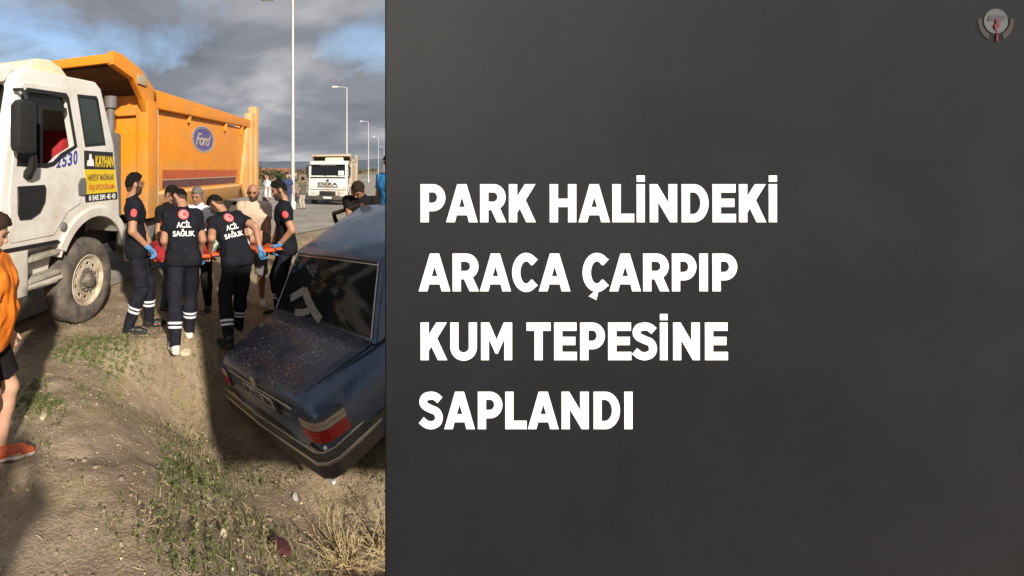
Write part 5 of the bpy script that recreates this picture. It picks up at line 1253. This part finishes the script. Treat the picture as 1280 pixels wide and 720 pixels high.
# clumps: move blades towards tuft centres
tx = np.round(x / .075 + (rng.random(len(x)) - .5) * .9) * .075; ty = np.round(y / .075 + (rng.random(len(x)) - .5) * .9) * .075
h1 = np.sin(tx * 71.3 + ty * 39.7) * 43758.5; h1 -= np.floor(h1); h2 = np.sin(tx * 21.3 + ty * 89.7) * 23758.5; h2 -= np.floor(h2)
x = x * .35 + (tx + (h1 - .5) * .06) * .65; y = y * .35 + (ty + (h2 - .5) * .06) * .65
def blades(name, x, y, gsh, lo, hi, wd, mats, spread=.7):
    n = len(x); z = zg(x, y) - .004; h = rng.uniform(lo, hi, n) * (.7 + .6 * rng.random(n)); a = rng.uniform(0, 2 * np.pi, n); b = rng.uniform(0, 2 * np.pi, n)
    w2 = wd * (.6 + .8 * rng.random(n)); ln = h * spread * rng.random(n); dx, dy = np.cos(a) * ln, np.sin(a) * ln
    sx, sy = np.cos(b) * w2, np.sin(b) * w2
    P = np.stack([np.stack([x - sx, y - sy, z], 1), np.stack([x + sx, y + sy, z], 1), np.stack([x + sx * .7 + dx * .4, y + sy * .7 + dy * .4, z + h * .6], 1), np.stack([x - sx * .7 + dx * .4, y - sy * .7 + dy * .4, z + h * .6], 1), np.stack([x + dx, y + dy, z + h * (1 - .35 * rng.random(n))], 1)], 1)
    V = P.reshape(-1, 3); i = np.arange(n) * 5
    T3 = np.stack([np.stack([i, i + 1, i + 2], 1), np.stack([i, i + 2, i + 3], 1), np.stack([i + 3, i + 2, i + 4], 1)], 1).reshape(-1, 3)
    g = rng.random(n); mi = np.where(g < gsh, 0, np.where(g < gsh + .25, 1, 2)); mi = np.repeat(mi, 3)
    me = bpy.data.meshes.new(name); me.vertices.add(len(V)); me.vertices.foreach_set('co', V.astype(np.float32).ravel())
    me.loops.add(T3.size); me.loops.foreach_set('vertex_index', T3.astype(np.int32).ravel()); me.polygons.add(len(T3)); me.polygons.foreach_set('loop_start', np.arange(0, T3.size, 3, dtype=np.int32))
    me.polygons.foreach_set('material_index', mi.astype(np.int32)); me.update()
    return link(name, me, mats, kind='stuff')
GM = [M['grass_green'], M['grass_olive'], M['grass_dry']]
tag(blades('grass', x, y, gsh, .015, .065, .0022, GM, 1.3), 'short half dry grass and weeds scattered over the dirt', 'grass')
# leafy ground weeds: small leaves in rosettes
nl = 34000; x = rng.uniform(-2, 2.6, nl); y = rng.uniform(1.8, 5.2, nl); d, gsh = density(x, y); keep = rng.random(nl) < d * .9; x, y, gsh = x[keep], y[keep], gsh[keep]
x = x * .5 + np.round(x / .1) * .05; y = y * .5 + np.round(y / .1) * .05; x += rng.normal(0, .012, len(x)); y += rng.normal(0, .012, len(y))
n = len(x); z = zg(x, y) + rng.uniform(.004, .045, n); a = rng.uniform(0, 2 * np.pi, n); l = rng.uniform(.010, .030, n); t = rng.uniform(-.4, .7, n)
dx, dy = np.cos(a) * l, np.sin(a) * l; sx, sy = -np.sin(a) * l * .38, np.cos(a) * l * .38
V = np.stack([np.stack([x, y, z], 1), np.stack([x + dx * .5 + sx, y + dy * .5 + sy, z + l * t * .5 + .003], 1), np.stack([x + dx, y + dy, z + l * t], 1), np.stack([x + dx * .5 - sx, y + dy * .5 - sy, z + l * t * .5 + .003], 1)], 1).reshape(-1, 3)
i = np.arange(n) * 4; g = rng.random(n); mi = np.where(g < gsh + .1, 0, np.where(g < gsh + .45, 1, 2))
o = pyobj('weeds', V, np.stack([i, i + 1, i + 2, i + 3], 1), GM, kind='stuff', midx=mi); tag(o, 'small leafy weeds and fallen leaves on the dirt', 'weeds')
# yellowish grass on the verge behind the people
nv = 16000; s = rng.uniform(-17, 6, nv); of = rng.uniform(1.2, 8.5, nv); x = ROAD0[0] + _rd[0] * s + _rn[0] * of; y = ROAD0[1] + _rd[1] * s + _rn[1] * of
kp = (y > 7) & (of > 1.2 + 2.4 * sstep(-15, -8, s)) & (fbm(np.stack([x, y, x * 0], 1) * .9, 3) > .36) & (rng.random(nv) < .8); x, y = x[kp], y[kp]
tag(blades('verge_grass', x, y, np.full(len(x), .3), .03, .11, .006, GM), 'dry yellowish grass along the roadside verge', 'grass')
# dry stems lying on the earth
nd = 2600; x = rng.uniform(-2, 2.4, nd); y = rng.uniform(1.9, 5.2, nd); d, gsh = density(x, y); kp = rng.random(nd) < .25 + d; x, y = x[kp], y[kp]; n = len(x)
a = rng.uniform(0, 2 * np.pi, n); l = rng.uniform(.03, .11, n); k_ = rng.normal(0, .3, n); w_ = rng.uniform(.0008, .002, n); V = []
for t in (0, .5, 1):
    aa = a + k_ * t; px_ = x + np.cos(aa) * l * t; py_ = y + np.sin(aa) * l * t; pz_ = zg(px_, py_) + .004 + .006 * rng.random(n)
    for s_i in (-1, 1): V.append(np.stack([px_ - np.sin(aa) * w_ * s_i, py_ + np.cos(aa) * w_ * s_i, pz_ + .001 * s_i], 1))
V = np.stack(V, 1).reshape(-1, 3); i = np.arange(n) * 6
o = pyobj('dry_stems', V, np.concatenate([np.stack([i, i + 1, i + 3, i + 2], 1), np.stack([i + 2, i + 3, i + 5, i + 4], 1)]), M['straw'], kind='stuff'); tag(o, 'dry stems lying loose on the dirt', 'dry stems')
# pebbles and clods
ico = bmesh.new(); bmesh.ops.create_icosphere(ico, subdivisions=1, radius=1); iv = np.array([v.co[:] for v in ico.verts]); ifc = np.array([[v.index for v in f.verts] for f in ico.faces]); ico.free()
npb = 8500; x = rng.uniform(-2.2, 2.6, npb); y = 1.8 + 4.2 * rng.random(npb) ** 1.3; r = .0018 + .010 * rng.random(npb) ** 9 + .0025 * rng.random(npb)
z = zg(x, y) + r * .2; sc = rng.uniform(.7, 1.3, (npb, 1, 3)) * r[:, None, None]; V = (iv[None] * sc * (1 + rng.uniform(-.2, .2, (npb, 12, 1))) + np.stack([x, y, z], 1)[:, None]).reshape(-1, 3)
Fq = (ifc[None] + (np.arange(npb) * 12)[:, None, None]).reshape(-1, 3)
mi = np.repeat(rng.choice([0] * 11 + [1], npb), len(ifc))
o = pyobj('gravel', V, Fq, [M['pebble'], M['stone']], smooth=True, kind='stuff', midx=mi); tag(o, 'small stones and crumbs of earth on the ground', 'gravel')
nc = 1500; x = rng.uniform(-2.2, 2.2, nc); y = 1.9 + 4 * rng.random(nc) ** 1.2; r = .006 + .022 * rng.random(nc) ** 4; kp = fbm(np.stack([x * 1.7, y * 1.7, x * 0 + 9], 1), 3) > .40; x, y, r = x[kp], y[kp], r[kp]; nc = len(x)
z = zg(x, y) + r * .1; sc = rng.uniform(.75, 1.25, (nc, 1, 3)) * np.array([1.1, 1, .6]) * r[:, None, None]; V = (iv[None] * sc * (1 + rng.uniform(-.28, .28, (nc, 12, 1))) + np.stack([x, y, z], 1)[:, None]).reshape(-1, 3)
o = pyobj('clods', V, (ifc[None] + (np.arange(nc) * 12)[:, None, None]).reshape(-1, 3), M['clod'], smooth=True, kind='stuff'); tag(o, 'crumbly clods of dry earth on the ground', 'clods')
# single stones and litter
def rock(label, px, py, r, m, sq=(1.2, .9, .6), name='stone', cat='stone'):
    X_, Y_ = px_ground(px, py); mb = MB().ico((0, 0, 0), r, 3, sq)
    for v in mb.bm.verts: v.co *= 1 + .5 * (float(fbm([np.array(v.co[:]) * 2.6 / r + px], 3)[0]) - .45)
    o = mb.build(name, m, None, angle=25); o.location = (X_, Y_, z1(X_, Y_) + r * sq[2] * .55); o.rotation_euler.z = px; return tag(o, label, cat)
rock('pale yellow stone lying near the white sneakers', 231, 446, .075, M['stone'])
rock('small pale stone at the bottom among the weeds', 279, 677, .026, M['stone'], (.8, .8, 1.1))
rock('small pale stone on bare earth below the left grass patch', 55, 524, .032, M['stone'], (1.5, .8, .5))
rock('maroon rag lying crumpled in the weeds', 348, 692, .075, M['rag'], (1.05, 1, .5), 'rag', 'rag')
rock('scrap of white litter on the ground below the car', 369, 628, .03, M['litter'], (1.7, .7, .16), 'litter', 'litter')
# dry bush at the bottom right
def bush(label, px, py, n, size, seed, m, rr=.0035):
    rd = random.Random(seed); X_, Y_ = px_ground(px, py); T = thing('dry_bush', label, 'dry bush', (X_, Y_, z1(X_, Y_)), (0, 0, 0))
    mb = MB(); fine = MB()
    for i in range(n):
        a = rd.uniform(0, 2 * math.pi); e = rd.uniform(.15, 1.2); ln = size * rd.uniform(.55, 1.1); p = Vector((rd.uniform(-.05, .05), rd.uniform(-.05, .05), 0)); d = Vector((math.cos(a) * math.cos(e), math.sin(a) * math.cos(e), math.sin(e))); pts = [p]
        for k in range(5):
            d = (d + Vector((rd.uniform(-.35, .35), rd.uniform(-.35, .35), rd.uniform(-.3, .25)))).normalized(); p = p + d * ln / 5; p.z = max(p.z, .005); pts.append(p)
        mb.tube(pts, [rr * (1 - .12 * k) for k in range(6)], 5)
        for q in range(3):
            b = pts[rd.randint(2, 5)]; dd = (d + Vector((rd.uniform(-1, 1), rd.uniform(-1, 1), rd.uniform(-.2, .8)))).normalized(); l2 = ln * rd.uniform(.15, .35)
            fine.tube([b, b + dd * l2 * .5 + Vector((0, 0, .01)), b + dd * l2 + Vector((rd.uniform(-.02, .02), rd.uniform(-.02, .02), 0))], rr * .5, 4)
    mb.build('branches', m, T, kind='stuff'); fine.build('twigs', m, T, kind='stuff'); return T
bush('straw coloured dry bush with bent twigs at the bottom right', 430, 705, 64, .30, 3, M['straw'], .004)
bush('small dry bush beside the dark board at the bottom right', 474, 690, 36, .26, 5, M['straw'], .004)
# dry stalks lying about
for k, (px, py) in enumerate([(180, 655), (330, 560), (235, 545), (150, 500)]):
    bush(['thin dry stalks lying left of the weeds', 'dry stalks lying in front of the bumper', 'few dry stalks on the bare slope', 'few dry stalks near the left grass patch'][k], px, py, 5, .13, 20 + k, M['straw'], .002)

# ---------------------------------------------------------------- far trees and houses
def tree(label, x, y, h, wd, m, seed, n=420):
    rd = np.random.default_rng(seed); T = thing('tree', label, 'tree', (x, y, z1(x, y) - .1), (0, 0, 0), 'far roadside trees')
    MB().tube([(0, 0, 0), (.1, 0, h * .3), (0, .1, h * .55)], [.16, .12, .05], 8).tube([(.05, 0, h * .35), (wd * .25, .1, h * .6)], [.07, .03], 6).tube([(.05, 0, h * .3), (-wd * .25, -.1, h * .58)], [.07, .03], 6).build('trunk', M['bark'], T)
    cs = rd.normal(0, 1, (14, 3)) * np.array([wd * .25, wd * .25, h * .14]) + np.array([0, 0, h * .62]); V = []; Fc = []
    for i in range(n):
        c = cs[rd.integers(14)] + rd.normal(0, 1, 3) * np.array([wd * .1, wd * .1, h * .06]); u = rd.normal(0, 1, 3); u /= np.linalg.norm(u); v = np.cross(u, rd.normal(0, 1, 3)); v /= np.linalg.norm(v); s = rd.uniform(.12, .3)
        b = len(V); V += [c - u * s, c + v * s * .6, c + u * s, c - v * s * .6]; Fc.append((b, b + 1, b + 2, b + 3))
    pyobj('crown', V, Fc, m, T)
for k, (px, D, h, wd) in enumerate([(328, 66, 2.8, 3.4), (337, 78, 2.6, 3.6), (346, 86, 3.0, 4.4), (353, 74, 2.0, 3.2), (372, 110, 3.2, 6), (447, 130, 3.4, 8), (470, 150, 3.4, 8), (320, 90, 3.6, 4)]):
    xx = (px - CX) * D / F
    tree(['low dry tree just right of the tipper', 'low olive tree beyond the verge', 'bushy tree beyond the verge', 'small dry shrub tree left of the lamp post', 'distant tree behind the nearest lamp post', 'distant tree to the right of the far truck', 'distant tree near the dark board', 'tree half hidden by the tipper body'][k], xx, D, h, wd, M['foliage'] if k % 2 else M['foliage_dry'], 40 + k)
def house(label, px, D, wd, h):
    xx = (px - CX) * D / F; T = thing('house', label, 'house', (xx, D, z1(xx, D)), (0, 0, .2), 'low houses far along the road')
    w_ = MB().box(-wd / 2, wd / 2, -3, 3, 0, h, .02).build('wall', M['plaster'], T)
    MB().prism([(-3.4, h), (0, h + 1.1), (3.4, h), (3.4, h - .12), (0, h + .95), (-3.4, h - .12)], -wd / 2 - .3, wd / 2 + .3, .02, plane='yz').build('roof', M['roofing'], T)
    for i in range(3): MB().box(-wd / 2 + wd * (.2 + .3 * i) - .45, -wd / 2 + wd * (.2 + .3 * i) + .45, -3.02, -2.98, .9, 2.0, .01).build('window', M['glass'], T)
house('low house with a terracotta roof right of the tipper', 338, 150, 13, 1.8)
house('low house with a terracotta roof beyond the lamp post', 352, 175, 10, 1.8)
